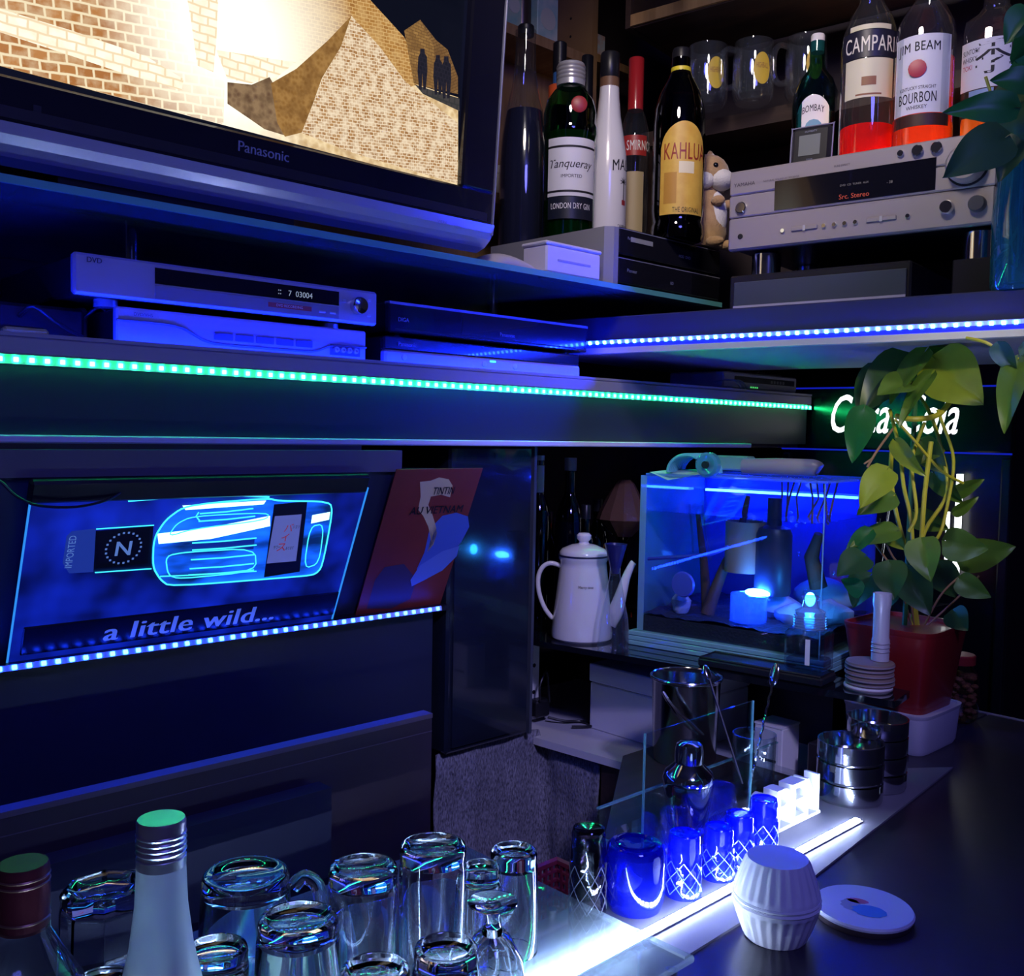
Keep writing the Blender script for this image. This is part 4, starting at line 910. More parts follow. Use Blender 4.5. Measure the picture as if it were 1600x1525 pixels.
XA = 1.47
za0 = (onr(1138,388,XA).z+onr(1555,354,XA).z)/2; za1 = (onr(1140,270,XA).z+onr(1555,202,XA).z)/2
a = onr(1139,330,XA); b_ = onr(1557,280,XA); W = (Vector((b_.x,b_.y))-Vector((a.x,a.y))).length; H = za1-za0
am = rthing('amplifier', 'silver amplifier with black display and round knobs below the whisky bottles', 'amplifier', 1139, 330, XA, za0)
link('case', MB().rbox((.006,.012,.002),(W-.006,.30,H-.002), .003), M_black, am)
fa = mat('amp_silver', (.44,.40,.39), .34, .45, bump=(300,.05,(1,60,60)))
link('upper_front', MB().rbox((0,0,H*.70),(W,.014,H), .002), fa, am); link('middle_front', MB().rbox((0,0,H*.415),(W,.014,H*.69), .002), fa, am); link('lower_front', MB().rbox((0,-.001,0),(W,.014,H*.405), .003), fa, am)
ds = link('display', MB().box((W*.195,-.001,H*.44),(W*.80,0,H*.80)), MATS['display_black'], am)
mb = MB(); text_flat(mb,'Src. Stereo',W*.51,H*.47,.0075,y=-.0016); link('red_digits', mb, emis('amp_red', (.8,.10,.06), .5), ds)
mb = MB(); text_flat(mb,'DVD  CD  TUNER  AUX',W*.51,H*.62,.003,y=-.0016); text_flat(mb,'- 38',W*.64,H*.58,.004,y=-.0016); link('small_digits', mb, emis('amp_dim', (.35,.30,.35), .4), ds)
mb = MB(); text_flat(mb,'YAMAHA',W*.065,H*.80,.006,y=-.0006,bold=.012,spacing=1.08); text_flat(mb,'NATURAL SOUND AV RECEIVER',W*.22,H*.81,.003,y=-.0006); text_flat(mb,'PURE DIRECT',W*.46,H*.86,.003,y=-.0006); link('lettering', mb, mat('amp_print', (.10,.09,.10), .5), am)
def akn(u,v,r,d,m=M_steel,nm='knob'):
    link(nm, MB().lathe([(r,0),(r,d*.75),(r*.86,d),(1e-4,d)], 24, 0, Matrix.Translation((W*u,-.0005,H*v)) @ Matrix.Rotation(PI/2,4,'X')), m, am)
link('knob_recess', MB().lathe([(.030,0),(.030,.0015),(1e-4,.0015)], 36, 0, Matrix.Translation((W*.905,0,H*.66)) @ Matrix.Rotation(PI/2,4,'X')), M_ink, am)
akn(.905,.66,.027,.022,fa,'volume_knob')
akn(.055,.53,.0095,.005); akn(.675,.90,.005,.004); akn(.735,.90,.0085,.006); akn(.80,.90,.0085,.006)
akn(.845,.22,.010,.012); akn(.945,.22,.012,.012,mat('knob_grey', (.10,.10,.11), .3, .3)); akn(.055,.17,.0045,.002,M_ink)
for u in (.235,.40,.44,.48,.52,.71): akn(u,.18,.0036,.004)
for u0,u1 in ((.27,.375),(.56,.67)):
    link('rocker', MB().rbox((W*u0,-.004,H*.155),(W*u1,-.001,H*.21), .0012), fa, am); link('rocker_mark', MB().box((W*(u0+u1)/2-.002,-.0046,H*.15),(W*(u0+u1)/2+.002,-.004,H*.215)), M_silverb, am)
ft = za0-ZB
for u in (.12,.93): link('foot', MB().lathe([(.024,-ft+.0002),(.024,-.004),(.020,0)], 24, 0, Matrix.Translation((W*u,.045,0))), M_steel, am)
for u in (.12,): link('rear_foot', MB().cyl((W*u,.22,-ft+.0002), .02, ft-.0002, 16), M_steel, am)
# the amplifier's right foot stands on a block beside the black box
fw = (W*.93)
blk = Matrix.Translation(am.location) @ Matrix.Rotation(RROT,4,'Z') @ Vector((W*.93,.045,0))
if True:
    q = thing('wood_block', 'black block under the right foot of the amplifier', 'block', (blk.x,blk.y,ZR+.0002), RROT); link('block', MB().rbox((-.03,-.03,0),(.03,.22,ZB-ZR-.0004), .002), M_black, q)
ZA = za0+H-.0018
# added warm strip behind the bottles on the amplifier (hidden by them; it makes the spirits glow)
qa = am.matrix_basis @ Vector((W*.40,.20,0)); qb = am.matrix_basis @ Vector((W*1.0,.20,0))
qa = Matrix.Translation(am.location) @ Matrix.Rotation(RROT,4,'Z') @ Vector((W*.36,.17,0)); qb = Matrix.Translation(am.location) @ Matrix.Rotation(RROT,4,'Z') @ Vector((W*.99,.17,0))
led_strip('led_strip', 'added short warm light strip hidden on the amplifier behind the bottles', Vector((qa.x,qa.y,ZA+.0012)), Vector((qb.x,qb.y,ZA+.0012)), 18, emis('led_warm', (1,.72,.45), 380), -NR+Vector((0,0,.25)), None, tw=.008)

def on_amp(u, d): return Matrix.Translation(am.location) @ Matrix.Rotation(RROT,4,'Z') @ Vector((W*u,d,0))
# gin with arched label
o,R,Hb = bottle('dark teal gin bottle with arched black and white label on the amplifier', 1266, 1.735, ZA+.0002, 70, 62,
    [(.96,0),(1,.02),(1,.52),(.95,.60),(.72,.69),(.40,.76),(.32,.80),(.32,.95),(1e-4,.95)], GB_teal, liquid('liq_teal', (.01,.06,.05), tr=.4), .30, [(.30,.88),(.30,.99),(.27,1),(1e-4,1)], M_cream, sq=.35)
mb = MB(); patch(mb, R*1.06, -.80, .62, Hb*.05, Hb*.5, 18, 0, lambda u: Hb*(.44+.11*math.sin(PI*u)**.6)); L = link('label', mb, M_paper, o)
mb = MB()
for i in range(2):
    patch(mb, R*1.066, -.77+1.33*i, -.73+1.33*i, Hb*.05, Hb*.44, 3)
text_round(mb,'BOMBAY',Hb*.44,Hb*.045,R*1.07,width=R*.95,off=-.09,arch=10,bold=.012,spacing=1.08); link('label_print', mb, M_ink, L); mb = MB(); text_round(mb,'SAPPHIRE',Hb*.12,Hb*.03,R*1.07,width=R*.95,off=-.09); link('label_print', mb, M_ink, L)
mb = MB(); mb.lathe([(1e-4,0),(R*.36,0),(R*.36,.001),(1e-4,.001)], 12, 0, Matrix.Translation((-R*.06,-R*1.068,Hb*.33)) @ Matrix.Rotation(PI/2,4,'X')); patch(mb, R*1.072, -.22, .05, Hb*.13, Hb*.27, 4); link('blue_medallion', mb, mat('medal_blue', (.12,.32,.45), .4), L)
# red bitter
o,R,Hb = bottle('clear bottle of bright red bitter with cream label on the amplifier', 1347, 1.625, ZA+.0002, 84, -60,
    [(.97,0),(1,.02),(1,.55),(.95,.62),(.74,.70),(.46,.76),(.40,.80),(.38,.97),(1e-4,.97)], GB_clear, liquid('liq_red', (.95,.03,.015), .1, .9), .175, [(.40,.88),(.40,1),(1e-4,1)], mat('cap_dark', (.05,.04,.08), .3))
mb = MB(); patch(mb, R*1.012, -.92, .92, Hb*.29, Hb*.47, 20); L = link('label', mb, mat('label_ivory', (.72,.68,.45), .5), o)
mb = MB(); patch(mb, R*1.014, -1.15, 1.15, Hb*.475, Hb*.60, 20); L2 = link('name_label', mb, mat('label_navy', (.015,.015,.03), .4), o)
mb = MB(); text_round(mb,'CAMPARI',Hb*.50,Hb*.072,R*1.03,width=R*1.9,bold=.012,spacing=1.08); link('label_print', mb, mat('print_ivory', (.8,.78,.62), .5), L2)
mb = MB(); patch(mb, R*1.02, -.25, .25, Hb*.345, Hb*.385, 8); patch(mb, R*1.02, -.45, .45, Hb*.30, Hb*.308, 8); link('emblem', mb, mat('emblem_brown', (.28,.12,.05), .5), L)
mb = MB(); patch(mb, R*.97, -.8, .8, Hb*.605, Hb*.628, 14); link('shoulder_label', mb, MATS['label_ivory'], o)
# bourbon
o,R,Hb = bottle('square bourbon bottle with white label and red seal on the amplifier', 1433, 1.555, ZA+.0002, 88, -70,
    [(.96,0),(1,.02),(1,.56),(.94,.62),(.66,.70),(.40,.745),(.42,.78),(.38,.82),(.38,.97),(1e-4,.97)], GB_clear, liquid('liq_orange', (.95,.16,.02), .1, .9), .45, [(.42,.86),(.42,1),(1e-4,1)], M_black, off=-6, sq=.22)
mb = MB(); patch(mb, R*1.05, -.98, .98, Hb*.165, Hb*.535, 22); L = link('label', mb, mat('label_white', (.78,.78,.80), .5), o)
mb = MB(); text_round(mb,'JIM BEAM',Hb*.445,Hb*.058,R*1.06,width=R*1.45,off=-.12,bold=.012,spacing=1.08,arch=1.5); link('label_print', mb, M_ink, L); mb = MB(); text_round(mb,'BOURBON',Hb*.215,Hb*.05,R*1.06,width=R*1.30,off=-.12,bold=.012,spacing=1.08); text_round(mb,'WHISKEY',Hb*.185,Hb*.018,R*1.06,width=R*.7,off=-.12); text_round(mb,'KENTUCKY STRAIGHT',Hb*.278,Hb*.016,R*1.06,width=R*1.25,off=-.12); link('label_print', mb, M_ink, L)
mb = MB(); mb.lathe([(1e-4,0),(R*.30,0),(R*.30,.0012),(R*.2,.002),(1e-4,.002)], 16, 0, Matrix.Translation((-R*.13,-R*1.055,Hb*.375)) @ Matrix.Rotation(PI/2,4,'X')); link('red_seal', mb, mat('seal_red2', (.45,.03,.06), .4), L)
mb = MB(); patch(mb, R*1.05, -.98, .98, Hb*.105, Hb*.162, 22); link('lower_label', mb, mat('label_brown', (.06,.02,.012), .5), o)
# whisky with pale label
o,R,Hb = bottle('square clear whisky bottle with pale label and black brush character on the amplifier', 1540, 1.535, ZA+.0002, 92, -50,
    [(.97,0),(1,.02),(1,.60),(.95,.66),(.60,.72),(.42,.76),(.40,.80),(.40,.97),(1e-4,.97)], GB_clear, liquid('liq_amber', (.95,.33,.03), .1, .9), .16, [(.42,.84),(.42,1),(1e-4,1)], mat('cap_cork', (.35,.24,.12), .5), off=-8, sq=.5)
mb = MB(); patch(mb, R*1.22, -.80, .55, Hb*.29, Hb*.54, 20); L = link('label', mb, mat('label_grey', (.70,.70,.72), .5), o)
mb = MB(); text_round(mb,'SUNTORY',Hb*.475,Hb*.026,R*1.225,width=R*.62,off=-.48); text_round(mb,'WHISKY',Hb*.435,Hb*.026,R*1.225,width=R*.55,off=-.52); text_round(mb,'季',Hb*.36,Hb*.17,R*1.225,off=.10,bold=.012,spacing=1.08); link('label_print', mb, M_ink, L)
mb = MB(); text_round(mb,'TOKI',Hb*.395,Hb*.026,R*1.225,width=R*.36,off=-.58); link('label_red_print', mb, MATS['seal_red2'], L)
mb = MB(); patch(mb, R*1.215, -.50, .15, Hb*.25, Hb*.285, 10); link('lower_label', mb, mat('label_blue', (.25,.38,.6), .4), o)
# small black timer
q = onr(1264,255,XA+.03)
tm = thing('kitchen_timer', 'small black timer with grey screen leaning on the gin bottle', 'timer', (q.x,q.y,ZA+.0002), RROT)
tm.rotation_euler = (math.radians(-6),0,RROT+math.radians(4))
link('body', MB().rbox((-.034,0,0),(.034,.014,.068), .007), M_black, tm); link('screen', MB().box((-.019,-.0008,.018),(.016,0,.052)), mat('lcd', (.16,.18,.17), .35), tm)
mb = MB(); text_flat(mb,'HUMIDITY',0,.056,.003,y=-.001); link('lettering', mb, MATS['print_dim'], tm); mb = MB(); text_flat(mb,'TEMP',0,.009,.003,y=-.001); link('lettering', mb, MATS['print_dim'], tm)
link('rim', MB().tube([(-.034,.006,.004),(-.034,.006,.064),(-.030,.006,.068),(.030,.006,.068),(.034,.006,.064),(.034,.006,.004)], .0012, 6), MATS['edge_blue_grey'], tm)

# ------------------------------------------------------------------ dark shelf with handled mugs, wooden shelf above
XM = 1.80
q = onr(1080,184,XM-.06); zms = (onr(1080,184,XM-.06).z+onr(1250,168,XM-.06).z)/2
ms = thing('mug_shelf', 'dark wooden shelf behind the amplifier carrying the handled mugs', 'shelf', (q.x,q.y,0), RROT)
link('board', MB().box((-.12,0,zms-.03),(.75,.16,zms)), M_dark, ms)
link('back', MB().box((-.12,.16,ZR+.0002),(.75,.175,2.45)), mat('shelf_back', (.022,.014,.02), .6), ms)
for xx in (-.12,.73): link('side', MB().box((xx,.0,ZR+.0002),(xx+.02,.16,zms-.03)), M_dark, ms)
def make_mug(label, px, D, zb, grp, off):
    loc = place(px, D, zb); o = thing('glass_mug', label, 'mug', loc, face_cam(loc,off), grp); R = 32*D/FPX; H = .112*D/1.9
    w_ = .0035
    P = [(1e-4,0),(R*.80,0),(R*.92,.006),(R,.02),(R*1.0,H*.7),(R*.93,H*.85),(R*.93,H),(R*.93-w_,H),(R*.93-w_,H*.85),(R-w_,H*.7),(R-w_,.022),(R*.8,.014),(1e-4,.014)]
    link('glass_body', MB().lathe(P, 28), M_thin, o)
    link('handle', MB().tube([(-R*.93,0,H*.84),(-R*1.35,0,H*.86),(-R*1.62,0,H*.72),(-R*1.62,0,H*.38),(-R*1.35,0,H*.22),(-R*.98,0,H*.26)], .0055, 10), M_thin, o)
    L = MB(); vs = []; 
    patch(L, R*1.012, -.42, .42, 0, 0, 14, 0, lambda u: H*(.47+.26*math.sqrt(max(0,1-(2*u-1)**2))), lambda u: H*(.47-.26*math.sqrt(max(0,1-(2*u-1)**2)))); lb = link('yellow_label', L, mat('label_mustard', (.62,.44,.05), .5), o)
    t = MB(); text_round(t,'HIGHBALL',H*.47,H*.09,R*1.02,width=R*.6); link('label_print', t, MATS['emblem_brown'], lb)
    return o
for px,D,lab in ((1097,1.93,'handled glass mug with yellow oval label farthest from the teal gin bottle'),(1168,1.90,'handled glass mug with yellow oval label, middle of the three on the dark shelf'),(1249,1.87,'handled glass mug with yellow oval label just behind the teal gin bottle')):
    make_mug(lab, px, D, zms+.0003, 'mugs on the dark shelf', 24)
XT = 1.62
qT = onr(985,38,XT); zT = (onr(985,38,XT).z+onr(1135,2,XT).z)/2
ts = thing('top_shelf', 'light wood shelf high above the mugs carrying more glassware', 'shelf', (qT.x,qT.y,0), RROT)
link('board', MB().box((0,.0,zT),(.95,.22,zT+.022)), M_wood, ts); link('underside', MB().box((0.004,.006,zT-.003),(.95,.22,zT)), M_dark, ts)
link('side', MB().box((-.012,0,zT-.003),(0,.22,2.61)), M_dark, ts)
for i,(px,D) in enumerate(((1018,1.78),(1070,1.75),(1122,1.72))):
    loc = place(px,D,zT+.0223); g = thing('glass_mug',('clear glass on the top wooden shelf nearest the bookcase','clear glass in the middle of three on the top wooden shelf','clear glass on the top wooden shelf farthest from the bookcase')[i],'mug',loc,0,'glasses on the top shelf')
    R=.036; link('glass_body', MB().lathe([(1e-4,0),(R*.85,0),(R,.01),(R,.12),(R-.003,.12),(R-.003,.014),(1e-4,.012)],28), M_thin, g)
    link('label', (lambda m: (patch(m,R*1.01,-.5,.5,.03,.08,10,0), m)[1])(MB()), mat('label_buff', (.5,.45,.25), .5), g)
sb = onr(945,85,1.75)
tag(link('snack_carton', MB().rbox((0,0,0),(.05,.03,.05), .001, 0, Matrix.Translation((bxr+.004,1.56,at(945,92,y=1.56).z))), mat('carton_mix', (.45,.62,.75), .5, noise=(40,(.7,.2,.1),.9))), 'small pale blue and red carton beside the bookcase', 'carton')
link('side_shelf', MB().box((bxr,1.55,at(945,92,y=1.56).z-.018),(bxr+.16,1.655,at(945,92,y=1.56).z-.0004)), M_wood, bk)
# ------------------------------------------------------------------ on the black glass shelf
SZ = 1.1002
# enamel kettle
kp = Vector((1.285,1.168,SZ)); kD = depth_of(kp)
kt = thing('kettle', 'white enamel kettle with black-edged lid, long spout and thin handle', 'kettle', kp, face_cam(kp))
k1 = kD/FPX
link('body', MB().lathe([(1e-4,0),(.049,0),(.0535,.004),(.054,.012),(.050,.05),(.045,.095),(.0415,.128),(.0405,.136),(.043,.141),(.0435,.146),(.0405,.147),(.0385,.145),(1e-4,.143)], 40), M_cream, kt)
lid = link('lid', MB().lathe([(.0425,.149),(.0425,.153),(.038,.159),(.022,.166),(.012,.168),(1e-4,.168)], 36), M_cream, kt)
link('rim', MB().lathe([(.0440,.1462),(.0442,.1488),(.0425,.1492),(.0425,.1463)], 36), mat('navy_enamel', (.02,.02,.06), .3), lid)
link('knob', MB().lathe([(.010,.168),(.008,.172),(.0125,.177),(.013,.183),(.009,.187),(1e-4,.188)], 24), M_cream, lid)
link('handle', MB().tube([(-.040,0,.128),(-.058,0,.132),(-.072,0,.124),(-.079,0,.105),(-.077,0,.08),(-.068,0,.055),(-.056,0,.038),(-.050,0,.034)], .0042, 10), M_cream, kt)
link('spout', MB().tube([(.046,0,.030),(.058,0,.050),(.067,0,.080),(.075,0,.110),(.084,0,.132),(.088,0,.138)], [.016,.014,.0105,.0075,.006,.0055], 14), M_cream, kt)
mb = MB(); text_round(mb, 'Merry time', .094, .006, .0468, width=.026, off=.12); link('print', mb, M_ink, kt)
# glass conical jug with dark stopper beside the spout
jp = Vector((1.262,1.075,SZ)); g = thing('glass_jug', 'slim clear glass jug with a dark blue funnel beside the kettle spout', 'jug', jp, face_cam(jp))
link('glass_body', MB().lathe([(1e-4,0),(.026,0),(.028,.006),(.024,.05),(.014,.10),(.009,.125),(.0085,.14)], 24), M_thin, g)
link('funnel', MB().lathe([(.006,.128),(.0085,.138),(.019,.178),(.0175,.178),(.007,.140),(.0045,.128)], 24), mat('funnel_blue', (.02,.02,.12), .3), g)
# fish tank
tp = Vector((1.325,1.075,SZ)); TL = .322; TD = .235; TH = .292
ta = thing('fish_tank', 'glass fish tank glowing blue on the black glass shelf', 'aquarium', tp, RROT)
M_tank = thin_glass('tank_glass', (.90,.95,.98), base=.035, edge=.5)
M_tedge = thin_glass('tank_edge', (.45,.75,.8), base=.1, edge=.4, diffuse=.7, dcol=(.42,.75,.80))
for i in range(3): link('base_plate', MB().rbox((-.012,-.010,.0085*i),(TL+.012,TD+.01,.0085*i+.0078), .001), mat('base_glass', (.22,.48,.50), .15, coat=.4), ta)
zb0 = .026; G_ = .005
link('pane_front', MB().box((0,0,zb0),(TL,G_,zb0+TH-.026)), M_tank, ta)
link('pane_back', MB().box((0,TD-G_,zb0),(TL,TD,zb0+TH-.026)), thin_glass('tank_back', (.4,.5,.9), base=.05, edge=.4, diffuse=.6, dcol=(.12,.18,.8)), ta)
link('pane_side', MB().box((0,G_,zb0),(G_,TD-G_,zb0+TH-.026)), M_tank, ta); link('pane_side', MB().box((TL-G_,G_,zb0),(TL,TD-G_,zb0+TH-.026)), M_tank, ta)
link('pane_edge', MB().box((-.001,-.0006,zb0),(.011,.0,zb0+TH-.026)), M_tedge, ta); link('pane_edge', MB().box((-.0008,0,zb0),(-.0002,TD,zb0+TH-.026)), M_tedge, ta)
link('pane_edge', MB().box((TL-.002,-.0006,zb0),(TL,.0,zb0+TH-.026)), M_tedge, ta)
zt_ = zb0+TH-.026
mb = MB(); rng = random.Random(3); vs = []; fs = []; nx, ny = 26, 16
for i in range(nx+1):
    for j in range(ny+1): vs.append((G_+.001+(TL-2*G_-.002)*i/nx, G_+.001+(TD-2*G_-.002)*j/ny, zb0+.026+.006*rng.random()+.012*j/ny))
for i in range(nx):
    for j in range(ny): a = i*(ny+1)+j; fs.append((a,a+ny+1,a+ny+2,a+1))
mb.add(vs, fs); mb.box((G_+.001,G_+.001,zb0),(TL-G_-.001,TD-G_-.001,zb0+.025)); gv = link('gravel', mb, mat('gravel', (.02,.02,.03), .7, bump=(200,1)), ta); gv['kind'] = 'stuff'
zw = zb0+.205
link('water_surface', MB().box((G_+.001,G_+.001,zw),(TL-G_-.001,TD-G_-.001,zw+.001)), thin_glass('water_top', (.75,.85,1), base=.1, edge=.8, rough=.08), ta)
# things in the tank
rock = mat('pale_rock', (.42,.44,.50), .8, noise=(30,(.22,.24,.30),.7), bump=(60,1)); wood_ = mat('drift_wood', (.10,.05,.03), .8, bump=(60,1))
def blob(p, r, sc, m, seed, nm, par=ta):
    mb = MB().sphere((0,0,0), r, 16); rr = random.Random(seed); f1 = [rr.uniform(2,5)/r for _ in range(3)]
    mb.v = [tuple(c*s_ for c,s_ in zip(v, sc)) for v in mb.v]; mb.v = [(x*(1+.18*math.sin(f1[0]*y+1)+.1*math.sin(f1[1]*z)), y*(1+.18*math.sin(f1[2]*z+seed)), z*(1+.15*math.sin(f1[0]*x+2))) for x,y,z in mb.v]
    mb.v = [(x+p[0],y+p[1],z+p[2]) for x,y,z in mb.v]; return link(nm, mb, m, par)
for i,(x,y,z,r) in enumerate(((.245,.09,.060,.028),(.205,.12,.065,.030),(.285,.13,.065,.030),(.165,.14,.065,.025),(.262,.17,.085,.04))): blob((x,y,zb0+z-.02),r,(1.2,1,.8),rock,i,'rock')
blob((.055,.05,zb0+.045),.016,(1,1,1.3),rock,11,'shell')
link('driftwood', MB().tube([(.10,.06,zb0+.03),(.115,.08,zb0+.10),(.14,.09,zb0+.17),(.15,.10,zw+.03)], [.012,.009,.007,.004], 10), wood_, ta)
link('driftwood', MB().tube([(.27,.12,zb0+.09),(.26,.11,zb0+.14),(.275,.10,zb0+.18)], [.015,.012,.007], 10), wood_, ta)
link('driftwood', MB().tube([(.08,.10,zb0+.03),(.07,.10,zb0+.12),(.055,.10,zw)], [.010,.007,.004], 10), wood_, ta)
fl = link('sponge_filter', MB().lathe([(1e-4,0),(.028,0),(.030,.004),(.030,.10),(.026,.11),(.012,.115),(.012,.16),(1e-4,.16)], 24, 0, Matrix.Translation((.205,.085,zb0+.075))), mat('filter_black', (.03,.03,.06), .4), ta)
cupm = thin_glass('cup_glass', (.55,.65,1), base=.08, edge=.7, diffuse=.25, dcol=(.3,.4,.9))
link('inner_cup', MB().lathe([(.034,0),(.034,.085),(.032,.085),(.032,.003),(1e-4,.003)], 24, 0, Matrix.Translation((.155,.085,zb0+.108))), mat('cup_amber', (.35,.25,.14), .4), ta)
link('low_cup', MB().lathe([(1e-4,0),(.030,0),(.030,.045),(.0285,.045),(.0285,.003),(1e-4,.003)], 24, 0, Matrix.Translation((.185,.040,zb0+.034))), cupm, ta)
link('tank_lamp', MB().sphere((.195,.050,zb0+.080), .010, 14, 0, (2.2,1,.7)), emis('tank_lamp', (.02,.14,1), 200), ta)
link('tank_lamp', MB().sphere((.288,.040,zb0+.082), .008, 14, 0, (1,1,1.4)), emis('tank_lamp2', (.02,.28,1), 110), ta)
link('tank_lamp', MB().box((.02,.195,zt_-.032),(.30,.205,zt_-.028)), emis('tank_lamp3', (.006,.03,1), 95), ta)
br_ = link('bubble_ring', MB().lathe([(1e-4,0),(.020,0),(.022,.004),(.020,.008),(1e-4,.009)], 24, 0, Matrix.Translation((.078,.018,zb0+.085)) @ Matrix.Rotation(PI/2,4,'X')), mat('ring_blue', (.10,.12,.5), .3), ta)
rng = random.Random(5)
first = None
for i in range(26):
    x = .17+.13*rng.random(); y = .03+.15*rng.random(); z = zw-.004*rng.random() if i < 14 else zb0+.06+.14*rng.random(); r = .003+.003*rng.random()
    if first is None: b_ = link('bubble', MB().sphere((0,0,0), 1, 10), thin_glass('bubble', (.8,.9,1), base=.15, edge=.95, rough=.05), ta); first = b_.data
    else: b_ = bpy.data.objects.new('bubble', first); C.objects.link(b_); b_.parent = ta
    b_.location = (x,y,z); b_.scale = (r,r,r)
for i in range(9):
    x = .20+.012*i; link('root', MB().tube([(x,.12,zt_+.002),(x-.01+.02*rng.random(),.12,zt_-.03),(x+.015-.03*rng.random(),.11,zw-.01)], .0018, 6), mat('root_tan', (.20,.12,.08), .6), ta)
link('hose', MB().tube([(.01,.012,zb0+.122),(.05,.012,zb0+.128),(.09,.012,zb0+.134),(.13,.013,zb0+.142),(.155,.02,zb0+.155)], .003, 8), mat('hose_blue', (.06,.08,.45), .2), ta)
link('airline', MB().tube([(.05,.08,zw+.01),(.062,.07,zw-.04),(.07,.06,zw-.07)], .002, 8), M_thin, ta); link('airline', MB().tube([(.075,.08,zw+.01),(.088,.07,zw-.04),(.105,.06,zw-.08)], .002, 8), M_thin, ta)
# lid gear on the tank
lg = thing('tank_lid', 'clear lid with coiled hose and pump on top of the fish tank', 'lid', (Matrix.Translation(tp) @ Matrix.Rotation(RROT,4,'Z') @ Vector((0,0,zt_+.0004))), RROT)
link('sheet', MB().rbox((.01,-.004,0),(TL+.004,TD,.004), .001), thin_glass('lid_sheet', (.6,.75,1), base=.12, edge=.7, diffuse=.45, dcol=(.25,.5,.95)), lg)
link('cloth_flap', MB().add([(.02,-.008,.006),(.11,-.010,.005),(.13,.03,.010),(.10,.07,.012),(.03,.06,.010),(.06,-.016,-.006)], [(0,5,1,2,3,4)]), mat('flap_mint', (.35,.62,.58), .5), lg)
for k in range(10):
    link('hose_coil', MB().tube([(.075+.036*math.cos(t_*PI/10)+.0, .02+.006*k, .006+.030*math.sin(t_*PI/10)) for t_ in range(11)], .0032, 7), mat('coil_teal', (.12,.45,.50), .3), lg)
lm_ = link('ring_fitting', MB().lathe([(.008,0),(.020,0),(.020,.012),(.016,.016),(.008,.014)], 28, 0, Matrix.Translation((.128,.0,.022)) @ Matrix.Rotation(PI/2,4,'X')), thin_glass('ring_teal', (.4,.7,.75), base=.15, edge=.8, diffuse=.5, dcol=(.2,.7,.75)), lg)
link('hub', MB().lathe([(.006,0),(.006,.018),(1e-4,.018)], 16, 0, Matrix.Translation((.128,.0,.022)) @ Matrix.Rotation(PI/2,4,'X')), M_black, lg)
link('pump_tube', MB().tube([(.14,.10,.018),(.20,.10,.020),(.262,.10,.020),(.272,.10,.018)], [.013,.014,.014,.009], 16), mat('pump_grey', (.20,.19,.24), .35), lg)
link('lid_bar', MB().rbox((.02,.16,.008),(.12,.19,.034), .003), mat('bar_green', (.15,.30,.25), .4), lg)
# black tray, square jar, coasters, torch
def rt(name, label, cat, u, v, z=SZ, grp=None): 
    q = Matrix.Translation(tp) @ Matrix.Rotation(RROT,4,'Z') @ Vector((u,v,0)); return thing(name, label, cat, (q.x,q.y,z), RROT, grp)
t_ = rt('black_tray', 'flat black tray in front of the fish tank', 'tray', .155, -.075)
link('slab', MB().rbox((0,0,0),(.20,.058,.014), .003), M_black, t_); link('rim', MB().tube([(.003,.003,.0145),(.197,.003,.0145),(.197,.055,.0145),(.003,.055,.0145)], .002, 6, 0, True), M_black, t_)
j_ = rt('square_jar', 'small square glass jar with ribbed lid on the black tray', 'jar', .322, -.044, SZ+.0166)
link('glass_body', MB().rbox((-.030,-.024,0),(.030,.024,.062), .005), thin_glass('jar_glass', (.85,.88,.95), base=.08, edge=.85), j_)
link('liquid', MB().rbox((-.027,-.021,.003),(.027,.021,.020), .003), thin_glass('jar_liquid', (.65,.68,.80), base=.06, edge=.5), j_)
for k in range(5): link('lid_ring', MB().lathe([(.022,.062+.004*k),(.0245,.064+.004*k),(.022,.0658+.004*k)], 24), thin_glass('jar_lid', (.6,.7,.85), base=.1, edge=.8, diffuse=.3), j_)
link('stopper', MB().lathe([(.021,.082),(.022,.088),(.012,.094),(.010,.104),(.014,.110),(1e-4,.112)], 24), MATS['jar_lid'], j_)
link('label_mark', MB().box((.004,-.0246,.012),(.011,-.0242,.050)), M_paper, j_)
cpos = Vector((1.356,.669,SZ))
for i in range(6):
    m = mat('coaster_brown', (.22,.15,.13), .7) if i else mat('coaster_white', (.7,.68,.7), .6)
    R = .034
    o = thing('coaster', ('pale coaster at the bottom of the stack beside the square jar' if i == 0 else 'brown round coaster, '+('second from the bottom','third from the bottom','fourth from the bottom','second from the top','topmost')[i-1]+' of the stack beside the square jar'), 'coaster', (cpos.x+.0015*math.sin(i*2.1),cpos.y+.0015*math.cos(i*1.7),SZ+.0068*i), 0, 'coasters stacked on the glass shelf')
    link('disc', MB().lathe([(1e-4,0),(R*.96,0),(R,.002),(R,.0046),(R*.97,.0062),(1e-4,.0066)], 36), m, o)
    link('cork_edge', MB().lathe([(R*.99,.0012),(R*1.008,.0018),(R*1.008,.0034),(R*.99,.004)], 36), mat('coaster_edge', (.30,.25,.28), .6), o)
tz = SZ+.0068*6+.0004
to_ = thing('torch', 'upright white metal torch on the coaster stack before the red pot', 'torch', (1.368,.660,tz), 0)
link('barrel', MB().lathe([(1e-4,0),(.0125,0),(.0125,.03),(.0115,.034),(.0115,.075),(.0130,.082),(.0130,.098),(.0105,.098),(.0105,.092),(1e-4,.092)], 28), mat('torch_white', (.62,.62,.70), .35, .3), to_)
for k in range(3): link('grip_ring', MB().lathe([(.0124,.012+.006*k),(.0134,.0135+.006*k),(.0124,.015+.006*k)], 24), mat('torch_grey', (.35,.35,.42), .4, .3), to_)
